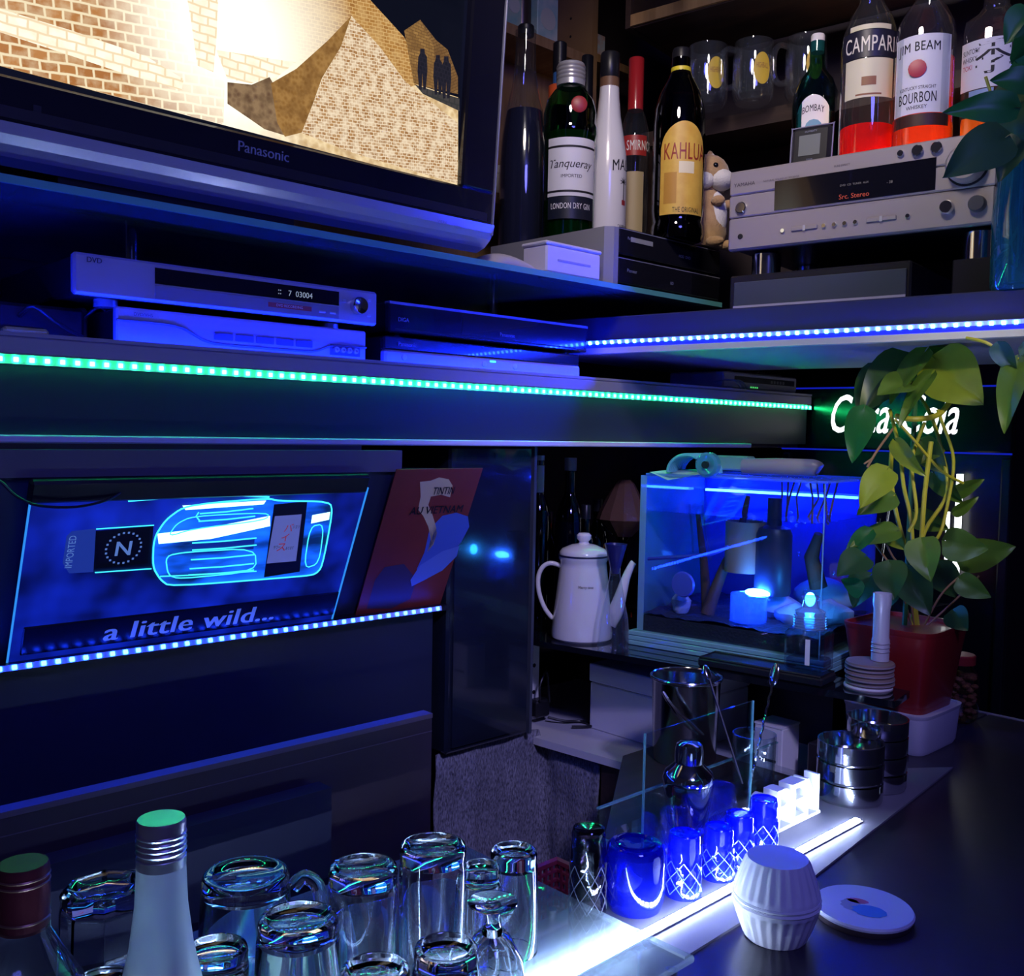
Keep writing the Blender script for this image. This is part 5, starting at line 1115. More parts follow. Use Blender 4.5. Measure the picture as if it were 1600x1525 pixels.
# dark bottles and glassware behind the kettle
bottle('slim dark bottle with white capsule in the corner behind the kettle', 850, 1.90, SZ, 40, 712, ST, GB_dark, None, 0, [(.40,.70),(.40,1),(1e-4,1)], M_cream)
o,R,Hb = bottle('blue-tinted dark bottle standing behind the kettle lid', 899, 1.93, SZ, 46, 716, ST, thin_glass('bottle_navy', (.05,.06,.28), base=.06, edge=.6), liquid('liq_navy2', (.01,.012,.10), tr=.3), .6, [(.42,.92),(.42,1),(1e-4,1)], mat('cap_grey', (.3,.3,.35), .4))
dp = place(985, 1.98, SZ); d = thing('faceted_decanter', 'brown faceted glass lampshade-like decanter behind the fish tank', 'decanter', dp, face_cam(dp))
link('stem', MB().lathe([(1e-4,0),(.035,0),(.035,.005),(.008,.012),(.008,.14),(.02,.16)], 16), GB_dark, d)
hd_ = MB(); hd_.lathe([(.020,.155),(.055,.19),(.050,.205),(.020,.262),(.012,.27),(1e-4,.27)], 12, smooth=False); link('faceted_head', hd_, mat('amber_facets', (.20,.10,.06), .12, coat=.7, bump=(90,.6)), d)
for i,(px,D,w_) in enumerate(((866,1.99,40),(925,1.86,36),(944,2.06,40))):
    bottle(('dark green bottle next to the black corner case','short dark bottle half hidden by the kettle handle','dark bottle between the kettle lid and the faceted glass')[i], px, D, SZ, w_, (800,790,780)[i], ST, GB_dark, None, 0, CAPT, M_black)
# ------------------------------------------------------------------ under the shelf
WZ = .9253
wbx = thing('storage_box', 'white storage box with lid under the black glass shelf', 'storage box', (1.335,.985,WZ))
link('body', MB().rbox((0,0,0),(.20,.205,.085), .002), mat('box_pale', (.70,.71,.74), .5), wbx); link('lid', MB().rbox((-.002,-.002,.087),(.202,.207,.120), .002), MATS['box_pale'], wbx)
wb2 = thing('paper_carton', 'narrow white carton behind the steel ashtrays', 'carton', (1.345,.80,WZ))
link('body', MB().rbox((0,0,0),(.05,.05,.085), .0015), M_paper, wb2); link('flap', MB().box((-.001,.0,.085),(.051,.05,.088)), M_paper, wb2); link('print', MB().box((-.0012,.01,.03),(-.0002,.04,.034)), M_ink, wb2)
ps = thing('power_strip', 'white upright power strip with black leads beside the corner case', 'power strip', (1.285,1.285,WZ))
link('body', MB().rbox((-.017,0,0.0),(.017,.022,.165), .004), M_white, ps)
for z in (.055,.105): link('socket', MB().cyl((0,-.0005,z), .004, .001, 10, 0, 'y'), M_ink, ps)
link('plug', MB().rbox((-.016,-.026,.012),(.020,-.001,.045), .004), M_black, ps)
link('lead', MB().tube([(-.01,-.028,.045),(-.014,-.03,.075),(.004,-.028,.098),(.012,-.026,.07),(.014,-.028,.04)], .0022, 7), M_black, ps)
link('lead', MB().tube([(.01,-.028,.012),(.03,-.05,.006),(.06,-.07,.004),(.05,-.10,.004),(.02,-.08,.004)], .0025, 7), M_black, ps)
# steel bucket with tongs
WSZ = .9853
bp = Vector((1.178,.862,WSZ)); bu = thing('ice_bucket', 'polished steel ice bucket behind the cocktail shaker', 'bucket', bp, face_cam(bp))
link('body', MB().lathe([(1e-4,0),(.044,0),(.046,.004),(.050,.118),(.0525,.121),(.0525,.124),(.049,.124),(.0475,.118),(.044,.006),(1e-4,.006)], 48), mat('bucket_steel', (.45,.46,.48), .16, 1), bu)
link('rim', MB().tube([(.0515*math.cos(a*PI/20),.0515*math.sin(a*PI/20),.1235) for a in range(40)], .0018, 6, 0, True), M_steel, bu)
tg = thing('ice_tongs', 'steel tongs hanging over the rim of the ice bucket', 'tongs', bp, face_cam(bp))
for sg_ in (-1,1): link('arm', MB().tube([(-.032,-.054-.0035*0,.112),(-.020,-.0575,.095),(.002+.004*sg_,-.0585,.072),(.022+.004*sg_,-.0560,.055)], [.0022,.0028,.0028,.002], 8), M_steel, tg)
# tall spoon leaning through the bucket area and mixing glass with bar spoon
mg = Vector((1.105,.698,TRZ+.0003)); m_ = thing('mixing_glass', 'patterned mixing glass behind the blue tumblers', 'glass', mg, face_cam(mg))
link('glass_body', MB().lathe([(1e-4,0),(.024,0),(.026,.005),(.028,.078),(.0262,.078),(.0242,.009),(1e-4,.008)], 36, 0, None, lambda i,k: 1+(.015 if i%2 else 0)*(k in (2,3))), thin_glass('mix_glass', (.85,.9,.93), base=.06, edge=.8), m_)
def spoon(label, p0, p1, m=M_steel, tw=True, bowl=.010):
    o = thing('bar_spoon', label, 'spoon'); p0 = Vector(p0); p1 = Vector(p1)
    o.location = p0; d = p1-p0; L = d.length; o.rotation_euler = d.to_track_quat('Z','Y').to_euler()
    pts = [(.0006*math.cos(i*1.3) if tw else 0, .0006*math.sin(i*1.3) if tw else 0, L*i/40) for i in range(41)]
    link('shaft', MB().tube(pts, .0016, 6), m, o)
    link('bowl', MB().sphere((0,0,L+bowl*1.2), bowl, 14, 0, (.75,.35,1.6)), m, o)
    return o
spoon('long steel bar spoon with raised bowl leaning in the mixing glass', (1.095,.696,TRZ+.012), dep(1207,1068,1.30))
spoon('plain long steel spoon leaning across the ice bucket', dep(1160,1225,1.235), dep(1108,1060,1.30), tw=False, bowl=.007)
# shaker
sp_ = Vector((.953,.690,TRZ+.0003)); sh = thing('cocktail_shaker', 'polished steel cocktail shaker behind the blue tumblers', 'shaker', sp_, 0)
shm = mat('shaker_steel', (.72,.73,.76), .07, 1)
link('cup', MB().lathe([(1e-4,0),(.022,0),(.024,.003),(.030,.048),(.0305,.052),(1e-4,.052)], 40), shm, sh)
link('strainer', MB().lathe([(.0305,.0525),(.031,.056),(.028,.064),(.019,.072),(.0165,.075),(1e-4,.075)], 40), shm, sh)
link('cap', MB().lathe([(.0170,.0755),(.0165,.090),(.0150,.097),(.010,.100),(1e-4,.1005)], 32), shm, sh)
# ------------------------------------------------------------------ upturned blue cut glasses behind the white strip
cutm = mat('cut_line_glass', (.10,.16,.95), .12, coat=.6)
cutm2 = mat('cut_line_smoke', (.10,.10,.13), .12, coat=.6)
def cut_glass(label, px, pyb, pyt, w_, glassm, zb, grp, ymin=None, cat='glass', name='cut_tumbler', n=32, taper=.90):
    q = at(px, pyb, z=zb)
    if ymin and q.y < ymin: q = Vector((q.x*ymin/q.y, ymin, zb))
    D = depth_of(q); R = w_/2*D/FPX; H = dep(px,pyt,D).z-zb
    o = thing(name, label, cat, (q.x,q.y,zb), face_cam(q), grp)
    t = max(.0016,R*.10); base = max(.010, H*.12); P = [(R,0)]
    for k in range(1,13): P.append((R*(1-(1-taper)*k/13), (H-base)*k/12.4))
    P += [(R*taper*.97,H-base*.9),(R*taper,H-base*.4),(R*taper*.93,H),(1e-4,H-.001),(1e-4,H-base),(R*taper-t*1.6,H-base-.002)]
    for k in range(11,0,-1): P.append((R*(1-(1-taper)*k/13)-t,(H-base)*k/12.4))
    P.append((R-t,0))
    def fac(i,k):
        if 2 <= k <= 10: return 1-.10*(((i+k)%4 == 0) or ((i-k)%4 == 0))
        return 1
    mb = MB(); mb.lathe(P+[P[0]], n, 0, None, fac); 
    mb.f = mb.f[:-2]; mb.m = mb.m[:-2]; mb.sm = [not (2*n <= k < 11*n) for k in range(len(mb.f))]
    link('glass_wall', mb, glassm, o)
    for k in range(16):
        sg_ = 1 if k < 8 else -1; a0 = (k%8)*PI/4
        link('cut_line', MB().tube([((R*(1-(1-taper)*(.06+.55*t_/12))+.0002)*math.cos(a0+sg_*t_*.13), (R*(1-(1-taper)*(.06+.55*t_/12))+.0002)*math.sin(a0+sg_*t_*.13), H*(.06+.55*t_/12)) for t_ in range(13)], .0005, 4), cutm if glassm is M_blueg else cutm2, o)
    link('foot_ring', MB().tube([(R*taper*.86*math.cos(a*PI/12),R*taper*.86*math.sin(a*PI/12),H+.0004) for a in range(24)], .0012, 6, 0, True), glassm, o)
    return o, R, H
M_blueg = thin_glass('cobalt_glass', (.22,.28,1.0), (.8,.85,1), base=.10, edge=.7, diffuse=.42, dcol=(.02,.035,.9))
M_smoke = thin_glass('smoke_glass', (.45,.42,.50), base=.08, edge=.8)
MZ = 1.0029
labs = ['upturned blue cut glass nearest the wide blue glass','upturned blue cut glass second along from the wide blue glass','upturned blue cut glass third along from the wide blue glass','upturned blue cut glass next to the white open sign']
for (px,yb,yt,w_),lb in zip(((1066,1432,1300,57),(1120,1402,1290,52),(1152,1375,1270,50),(1191,1335,1247,48)),labs): cut_glass(lb, px, yb, yt, w_, M_blueg, MZ, 'upturned blue cut glasses on the bar', .579)
cut_glass('tall upturned smoky cut glass beyond the wide blue glass', 917, 1425, 1292, 60, M_smoke, 1.0003, None, .598)
q = at(990,1448,z=1.0005); q = Vector((q.x*.594/q.y,.594,1.0003)); D = depth_of(q)
wg = thing('blue_bowl', 'wide cobalt blue glass bowl beside the white light strip', 'bowl', q, 0); R = 48*D/FPX
link('glass_wall', MB().lathe([(R*.80,0),(R*.95,.012),(R,.03),(R*.97,.058),(R*.90,.064),(R*.82,.066),(1e-4,.0655),(1e-4,.060),(R*.80,.060),(R*.90,.055),(R*.93,.03),(R*.88,.014),(R*.74,.0),(R*.80,0)], 40), thin_glass('cobalt_deep', (.05,.08,.7), (.8,.85,1), base=.10, edge=.7, diffuse=.40, dcol=(.01,.02,.6)), wg)
link('foot_ring', MB().tube([(R*.62*math.cos(a*PI/16),R*.62*math.sin(a*PI/16),.0665) for a in range(32)], .0016, 6, 0, True), MATS['cobalt_deep'], wg)
# ------------------------------------------------------------------ steel ashtrays, open sign, jar, cup pair, plate
def ashtray_stack(px, pyb, w_, n, h, who):
    q = at(px,pyb,z=MZ); 
    if q.y > .60: q = Vector((q.x,.60,MZ))
    D = depth_of(q); R = w_/2*D/FPX
    for i in range(n):
        lab = 'steel ashtray at the '+('bottom' if i == 0 else 'top' if i == n-1 else ('middle' if n == 3 else ('second level','third level')[i-1]))+' of the '+who
        o = thing('ashtray', lab, 'ashtray', (q.x,q.y,MZ+(h+.0006)*i), .4*i, 'stacked steel ashtrays on the bar')
        P = [(1e-4,0),(R*.95,0),(R*.975,.001),(R*.98,.003),(R,.004),(R,h),(R-.002,h),(R-.003,.010),(R*.9,.006),(1e-4,.005)]
        link('bowl', MB().lathe(P, 40), mat('ashtray_steel', (.62,.64,.66), .12, 1), o)
        for k in range(3):
            a = k*2*PI/3+.6; link('notch', MB().box((R-.0035,-.004,h-.008),(R+.0004,.004,h+.0002), 0, Matrix.Rotation(a,4,'Z')), M_ink, o)
    return q, R
ashtray_stack(1279, 1232, 100, 3, .0245, 'stack next to the open sign')
ashtray_stack(1352, 1222, 92, 4, .0225, 'stack farther from the open sign')
def letters3d(s, h, depth, bold=0, shear=0, spacing=1.0):
    cu = bpy.data.curves.new('t','FONT'); cu.body = s; cu.offset = bold; cu.shear = shear; cu.extrude = depth/2/h*.72; cu.resolution_u = 4; cu.space_character = spacing
    ob = bpy.data.objects.new('t',cu); C.objects.link(ob); me = bpy.data.meshes.new_from_object(ob.evaluated_get(bpy.context.evaluated_depsgraph_get()))
    vs = [v.co.copy() for v in me.vertices]; fs = [tuple(p.vertices) for p in me.polygons]; bpy.data.objects.remove(ob); bpy.data.curves.remove(cu); bpy.data.meshes.remove(me)
    x0 = min(v.x for v in vs); y0 = min(v.y for v in vs); y1 = max(v.y for v in vs); k = h/(y1-y0)
    return [((v.x-x0)*k, -v.z*k, (v.y-y0)*k) for v in vs], fs, (max(v.x for v in vs)-x0)*k
op0 = at(1228,1326,z=MZ); op1 = at(1330,1286,z=MZ)
os_ = thing('open_sign', 'thick white block letters reading open behind the white light strip', 'sign', (.966,.607,MZ), 0)
xx = 0; Wd = .108
for ch,k in zip('OPEN',(1,1,1,1)):
    vs, fs, wd = letters3d(ch, .046, .018, .0); s_ = .029/wd
    link('letter', MB().add([(xx+x*s_,y,z+.004) for x,y,z in vs], fs), mat('letter_white', (.85,.85,.87), .45), os_); xx += .0328
link('plinth', MB().rbox((-.003,-.010,0),(xx+.001,.010,.004), .001), MATS['letter_white'], os_)
q = at(1404,1192,z=1.0); sj = thing('snack_jar', 'narrow glass jar of brown nuts beside the white planter', 'jar', (1.352,.640,1.0002), 0)
link('glass_body', MB().lathe([(1e-4,0),(.017,0),(.018,.003),(.018,.07),(.0165,.07),(.0165,.004),(1e-4,.004)], 24), M_thin, sj)
mb = MB(); rng = random.Random(9)
for i in range(60):
    a = rng.random()*2*PI; r = .0115*math.sqrt(rng.random()); mb.sphere((r*math.cos(a),r*math.sin(a),.008+.052*rng.random()), .0042, 8, 0, (1,1.2,.8))
nk = link('nuts', mb, mat('nut_brown', (.20,.09,.06), .7), sj); nk['kind'] = 'stuff'
# pair of ribbed white ramekins, the upper one turned over
rc = at(1211,1462,z=1.0); D = depth_of(rc)
Rr = 66*D/FPX; hr = .037
def ribs(i,k): return 1+(.022 if (i//2)%2 else -.012)*(2 <= k <= 5)
PR = [(Rr*.70,0),(Rr*.74,.003),(Rr*.83,.012),(Rr*.92,.022),(Rr*.97,.029),(Rr*1.0,.0305),(Rr*1.0,hr),(Rr*.965,hr),(Rr*.92,.024),(Rr*.74,.004),(1e-4,.004)]
for i in range(2):
    o = thing('ramekin', ('lower white ribbed ramekin standing on the bar','upper white ribbed ramekin turned over on another one')[i], 'ramekin', (rc.x,rc.y,1.0003 if i == 0 else 1.0003+2*hr+.0004), face_cam(rc), 'ribbed ramekins on the bar')
    mb = MB(); mb.lathe([(1e-4,0)]+PR, 96, 0, Matrix() if i == 0 else Matrix.Rotation(PI,4,'X'), ribs); link('cup', mb, mat('porcelain', (.80,.79,.78), .25, coat=.3), o)
    link('rim', MB().tube([(Rr*.985*math.cos(a*PI/24),Rr*.985*math.sin(a*PI/24),(hr-.002)*(1 if i == 0 else -1)) for a in range(48)], .0018, 6, 0, True), MATS['porcelain'], o)
pc_ = at(1349,1416,z=1.010); pl_ = thing('saucer', 'round white saucer with a blurred colour print on a dark coaster', 'saucer', (pc_.x,pc_.y,1.0003), face_cam(pc_)); D = depth_of(pc_); R = 75*D/FPX
link('dark_base', MB().lathe([(1e-4,0),(R*.97,0),(R*1.0,.003),(R*1.0,.006),(1e-4,.006)], 44), mat('saucer_base', (.05,.03,.035), .5), pl_)
di = link('disc', MB().lathe([(1e-4,.006),(R*1.0,.006),(R*1.01,.008),(R*.98,.010),(R*.9,.0098),(1e-4,.0098)], 44), mat('saucer_white', (.72,.72,.74), .4), pl_)
for nm,c,ex,ey,cx_,cy_ in (('blue_print',(.08,.28,.62),.34,.22,.12,-.20),('red_print',(.55,.12,.14),.22,.10,-.12,.20),('grey_print',(.40,.38,.42),.20,.22,-.25,-.02)):
    link(nm, MB().add([(R*(cx_+ex*math.cos(a*PI/10)*(1+.12*math.sin(3*a))),R*(cy_+ey*math.sin(a*PI/10)*1.2),.0100+.0002*(nm[0]=='b')) for a in range(20)], [tuple(range(20))]), mat(nm,c,.5), di)
# ------------------------------------------------------------------ foreground glasses on the plate
GZ = PZ+.0003
M_g2 = mat('drinking_glass_thick', (.97,.98,1), .0, trans=1, ior=1.46)
def tumbler(label, px, py, w_, H, kind, grp='upturned glasses on the glass plate'):
    q = at(px,py,z=GZ+H); D = depth_of(q); Rt = w_/2*D/FPX; R = Rt*1.12
    o = thing('tumbler', label, 'glass', (q.x,q.y,GZ), face_cam(q), grp); n = 40; t = .0028; b = .014
    if kind == 'straight': R = Rt*1.01
    P = [(R,0),(R*.99,H*.2),((R+Rt)/2*1.01,H*.5),(Rt*1.03,H*.84),(Rt*1.0,H-b*.75),(Rt*1.02,H-b*.3),(Rt*.97,H-.0008),(Rt*.86,H),(Rt*.66,H-.003),(1e-4,H-.0035),(1e-4,H-b),(Rt-t*1.5,H-b),(Rt*1.02-t,H*.82),((R+Rt)/2-t,H*.5),(R-t,H*.2),(R-t,0),(R,0)]
    fac = None
    if kind == 'facet': fac = lambda i,k: (1/ max(abs(math.cos(((i/n*8)%1-.5)*PI/4)),.01))*.955
    if kind == 'cut': fac = lambda i,k: 1+(.03*abs((i+2*k)%8-4)/4 if 1 <= k <= 3 else 0)
    if kind == 'rib': fac = lambda i,k: 1+(.018 if (i//2)%2 else 0)*(1 <= k <= 3)
    mb = MB(); mb.lathe(P, n, 0, None, fac); mb.f = mb.f[:-2]; mb.m = mb.m[:-2]; mb.sm = mb.sm[:-2]
    link('glass_wall', mb, M_g2, o)
    if kind == 'mug':
        link('handle', MB().tube([(R*.98,0,H*.82),(R*1.22,0,H*.90),(R*1.5,0,H*.80),(R*1.55,0,H*.55),(R*1.4,0,H*.32),(R*1.0,0,H*.25)], .006, 12), M_g2, o)
    return o
for px,py,w_,H,kd,lb in (
 (163,1382,122,.098,'facet','upturned heavy faceted tumbler between the red-capped and silver-capped bottles'),
 (384,1362,132,.088,'mug','upturned glass mug with a handle on the glass plate'),
 (466,1432,122,.090,'cut','upturned wide cut tumbler before the handled mug'),
 (568,1352,106,.105,'straight','upturned plain tall tumbler beside the tallest one'),
 (677,1318,103,.122,'straight','tallest upturned plain tumbler on the glass plate'),
 (752,1352,60,.085,'rib','small upturned ribbed glass behind the tallest tumbler'),
 (803,1326,72,.088,'cut','upturned cut glass nearest the smoky cut glass'),
 (697,1478,100,.090,'cut','upturned cut tumbler before the stemmed glass'),
 (586,1512,108,.088,'rib','upturned ribbed tumbler at the edge of the plate towards the guests'),
 (336,1480,100,.082,'straight','upturned short tumbler beside the silver-capped bottle'),
 (160,1530,92,.076,'rib','short upturned tumbler in front of the faceted one')):
    tumbler(lb, px, py, w_, H, kd)
# upturned stemmed glass
q = at(770,1408,z=GZ+.105); D = depth_of(q); o = thing('stemmed_glass','upturned short-stemmed glass with a round bowl on the glass plate','glass',(q.x,q.y,GZ),0,'upturned glasses on the glass plate')
Rf = 39*D/FPX; Rb = 56*D/FPX; H = .105
link('bowl', MB().lathe([(Rb*.86,0),(Rb*.98,.02),(Rb,.035),(Rb*.86,.062),(Rb*.5,.080),(.006,.086),(.006,.080),(Rb*.48,.076),(Rb*.82,.059),(Rb*.96,.034),(Rb*.94,.02),(Rb*.83,0),(Rb*.86,0)], 36), M_g2, o)
link('stem', MB().lathe([(1e-4,.0865),(.006,.0865),(.0045,.093),(.006,.0995),(1e-4,.0995)], 20), M_g2, o); link('foot', MB().lathe([(1e-4,.0998),(.008,.0998),(Rf,.1035),(Rf,.1050),(1e-4,.1055)], 32), M_g2, o)
# ------------------------------------------------------------------ two foreground bottles
t = dep(252,1278,.62); H = t.z-GZ; sb = thing('sake_bottle','frosted glass bottle with a silver screw cap among the glasses','bottle',(t.x,t.y,GZ),face_cam(t))
fro = thin_glass('frosted_glass', (.85,.9,.85), base=.05, edge=.35, rough=.35, diffuse=.72, dcol=(.90,.94,.84))
link('glass_body', MB().lathe([(1e-4,0),(.027,0),(.029,.004),(.029,H*.30),(.0265,H*.42),(.0195,H*.58),(.0160,H*.72),(.0148,H*.86),(.0140,H-.022),(1e-4,H-.022)], 40), fro, sb)
link('label', (lambda m: (patch(m,.0293,-1.2,1.2,H*.06,H*.26,18), m)[1])(MB()), M_paper, sb)
cp_ = link('cap', MB().lathe([(.0150,H-.030),(.0152,H-.024),(.0146,H-.0235),(.0150,H-.002),(.0142,H),(1e-4,H)], 36), mat('cap_alu', (.72,.72,.74), .28, .9), sb)
for k in range(4): link('ridge', MB().lathe([(.0149,H-.021+.0035*k),(.0155,H-.0198+.0035*k),(.0149,H-.0186+.0035*k)], 36), MATS['cap_alu'], cp_)
link('liquid', MB().lathe([(1e-4,.004),(.0245,.004),(.0262,H*.30),(.0235,H*.42),(.0175,H*.545),(1e-4,H*.55)], 36), mat('cloudy_sake', (.85,.88,.80), .4, trans=.3), sb)
t = dep(36,1348,.60); H = t.z-GZ; rb_ = thing('spirit_bottle','clear glass bottle with a dark red screw cap beside the faceted tumbler','bottle',(t.x,t.y,GZ),face_cam(t))
link('glass_body', MB().lathe([(1e-4,0),(.036,0),(.038,.004),(.038,H*.45),(.034,H*.56),(.022,H*.68),(.0150,H*.76),(.0140,H-.012),(1e-4,H-.012)], 36), thin_glass('spirit_glass', (.9,.93,.95), base=.10, edge=.9), rb_)
cp_ = link('cap', MB().lathe([(.0145,H-.040),(.0152,H-.036),(.0150,H-.034),(.0150,H-.003),(.0140,H),(1e-4,H)], 36), mat('cap_maroon', (.16,.03,.035), .35, .4), rb_)
for z in (H-.034,H-.012,H-.008): link('ridge', MB().lathe([(.0149,z),(.0155,z+.001),(.0149,z+.002)], 36), mat('cap_bronze', (.28,.14,.09), .35, .6), cp_)
# ------------------------------------------------------------------ red pot with climbing plant
PP = Vector((1.474,.684,0))
wt = thing('planter_tray', 'white plastic tub on the bar holding the red plant pot', 'tub', (PP.x,PP.y-.012,1.0003), 0)
def tub(mb, hw, hd, z0, z1, k=1.06, w_=.003):
    n = 28
    def ring(s_, z):
        o = []
        for i in range(n):
            a = 2*PI*i/n; c = math.cos(a); s2 = math.sin(a); e = .28
            o.append((hw*s_*math.copysign(abs(c)**e,c), hd*s_*math.copysign(abs(s2)**e,s2), z))
        return o
    R_ = [ring(.96,z0), ring(1,z0+.006), ring(k,z1), ring(k-w_/hw,z1), ring(1-w_/hw,z0+.008)]
    vs = sum(R_, []); fs = []
    for k2 in range(4):
        for i in range(n): j = (i+1)%n; fs.append((k2*n+i,k2*n+j,(k2+1)*n+j,(k2+1)*n+i))
    fs += [tuple(range(n-1,-1,-1)), tuple(4*n+i for i in range(n))]
    mb.add(vs, fs, 0, True); return mb
link('tub', tub(MB(), .068, .062, 0, .058), mat('tub_white', (.70,.68,.74), .4), wt)
link('rim', tub(MB(), .073, .0665, .0505, .060, 1.01, .006), MATS['tub_white'], wt)
rp = thing('plant_pot', 'tall square red pot holding the climbing plant', 'pot', (PP.x,PP.y-.012,1.0092), 0)
link('pot', tub(MB(), .052, .048, 0, .172, 1.46, .003), mat('pot_red', (.26,.014,.016), .32, coat=.2), rp)
link('rim', tub(MB(), .0755, .0695, .160, .174, 1.02, .004), MATS['pot_red'], rp)
so = link('soil', MB().box((-.060,-.055,.150),(.060,.055,.160)), mat('soil', (.03,.02,.015), .9, bump=(80,1)), rp)
pb = Vector((PP.x,PP.y-.012,1.1690))
pg = thing('climbing_plant', 'climbing heart-leaved plant on a stake in the red pot', 'plant', pb, 0)
G1 = leafmat('leaf_green', (.070,.15,.022)); G2 = leafmat('leaf_lime', (.17,.25,.020)); G3 = leafmat('leaf_dark', (.022,.075,.022)); G4 = leafmat('leaf_deep_green', (.010,.10,.025))
STM = mat('stem_yellow', (.40,.38,.03), .45); STM2 = mat('stem_brown', (.22,.12,.07), .6)
def leaf_mesh(L, W_, fold=.25, droop=.25, n=12, m=4):
    mb = MB(); vs = []; fs = []
    for i in range(n+1):
        t_ = i/n
        hw = W_/2*(math.sin(PI*min(1,t_**.62))**.8)*(1-.18*t_) if 0 < t_ < 1 else 0
        for j in range(-m,m+1):
            v = j/m; back = .10*L*(abs(v)**1.3)*(1 if t_ < .12 else max(0,1-(t_-.12)*4))
            x = v*hw; y = t_*L - back*(1 if i < 5 else .3); z = fold*abs(v)*hw - droop*L*t_*t_ + .02*L*math.sin(6*t_+2*v)
            vs.append((x,y,z))
    k = 2*m+1
    for i in range(n):
        for j in range(k-1): a = i*k+j; fs.append((a,a+1,a+k+1,a+k))
    mb.add(vs, fs, 0, True); return mb
CAMX = MR.col[0] if False else Vector((MR[0][0],MR[1][0],MR[2][0])); CAMY = Vector((MR[0][1],MR[1][1],MR[2][1])); CAMZ = Vector((MR[0][2],MR[1][2],MR[2][2]))
rng = random.Random(21)
def leaf(plant, bx, by, tx, ty, wpx, D, m, dD=0.0, tilt=0, name='leaf'):
    """a leaf whose stalk end and tip are seen at two photo pixels; D is its distance, dD how much nearer the tip is"""
    b_ = dep(bx,by,D); t_ = dep(tx,ty,D-dD); L = (t_-b_).length; W_ = wpx*D/FPX
    yv = (t_-b_).normalized(); view = (EYE-b_).normalized(); zv = (view - yv*view.dot(yv)).normalized(); zv = Matrix.Rotation(math.radians(tilt),3,yv) @ zv; xv = yv.cross(zv)
    mb = leaf_mesh(L*1.03, W_/max(.35,math.cos(math.radians(tilt))), rng.uniform(.15,.35), rng.uniform(.05,.18))
    o = link(name, mb, m, plant); Mx = Matrix((xv,yv,zv)).transposed().to_4x4(); Mx.translation = b_
    o.matrix_local = Matrix.Translation(-plant.location) @ Mx if not plant.rotation_euler.z else (plant.matrix_basis.inverted() @ Mx)
    vn = MB(); vn.tube([(0,0,.0006),(0,L*.5,.0006-.03*L*.0),(0,L*.92,-.10*L)], [.0012,.0009,.0004], 5); 
    return o
def stem(plant, pts, r, m, name='stem', n=8):
    P = [dep(x,y,D)-plant.location for x,y,D in pts]
    # smooth
    Q_ = []
    for i in range(len(P)-1):
        p0 = P[max(i-1,0)]; p1 = P[i]; p2 = P[i+1]; p3 = P[min(i+2,len(P)-1)]
        for k in range(5):
            t_ = k/5; Q_.append(.5*((2*p1)+(p2-p0)*t_+(2*p0-5*p1+4*p2-p3)*t_*t_+(3*p1-p0-3*p2+p3)*t_**3))
    Q_.append(P[-1]); return link(name, MB().tube(Q_, r, n), m, plant)
d0 = depth_of(pb)+.01
stake = link('stake', MB().tube([(0.004,0.004,-.006),(0.0,0.0,.40)], .004, 8), mat('stake_green', (.03,.14,.06), .5), pg)
for pts,r,m in (
 ([(1425,985,d0),(1430,900,d0),(1445,830,d0-.03),(1480,770,d0-.04),(1470,700,d0-.03),(1450,640,d0-.02),(1420,600,d0)],.0030,STM),
 ([(1435,985,d0),(1420,880,d0),(1400,800,d0-.03),(1392,740,d0-.03),(1395,690,d0-.03)],.0034,STM),
 ([(1430,985,d0),(1440,860,d0-.03),(1465,840,d0-.05),(1478,800,d0-.05),(1490,720,d0-.05),(1472,660,d0-.05),(1465,640,d0-.05)],.0024,STM),
 ([(1430,980,d0),(1425,830,d0-.04),(1412,760,d0-.05),(1405,700,d0-.04),(1390,640,d0-.02)],.0030,STM),
 ([(1398,655,d0-.05),(1430,690,d0-.06),(1470,735,d0-.06),(1505,755,d0-.05)],.0022,STM),
 ([(1400,650,d0-.04),(1430,655,d0-.06),(1470,645,d0-.05),(1500,600,d0-.04)],.0042,STM),
 ([(1420,830,d0-.05),(1432,800,d0-.06),(1425,720,d0-.05),(1445,660,d0-.05)],.0026,STM),
 ([(1440,840,d0-.05),(1445,770,d0-.06),(1455,690,d0-.06)],.0036,STM),
 ([(1395,670,d0-.05),(1370,705,d0-.07),(1355,730,d0-.07)],.0018,STM2), ([(1365,715,d0-.07),(1350,725,d0-.07)],.0015,STM2),
 ([(1430,985,d0),(1415,900,d0-.02),(1395,870,d0-.03),(1385,850,d0-.04)],.0016,STM2),
 ([(1440,985,d0),(1470,930,d0-.02),(1500,900,d0-.02)],.0016,STM2), ([(1440,985,d0),(1490,940,d0),(1530,900,d0)],.0016,STM2),
 ([(1425,980,d0),(1400,900,d0-.02),(1360,840,d0-.03)],.0016,STM2)):
    stem(pg, pts, r, m)
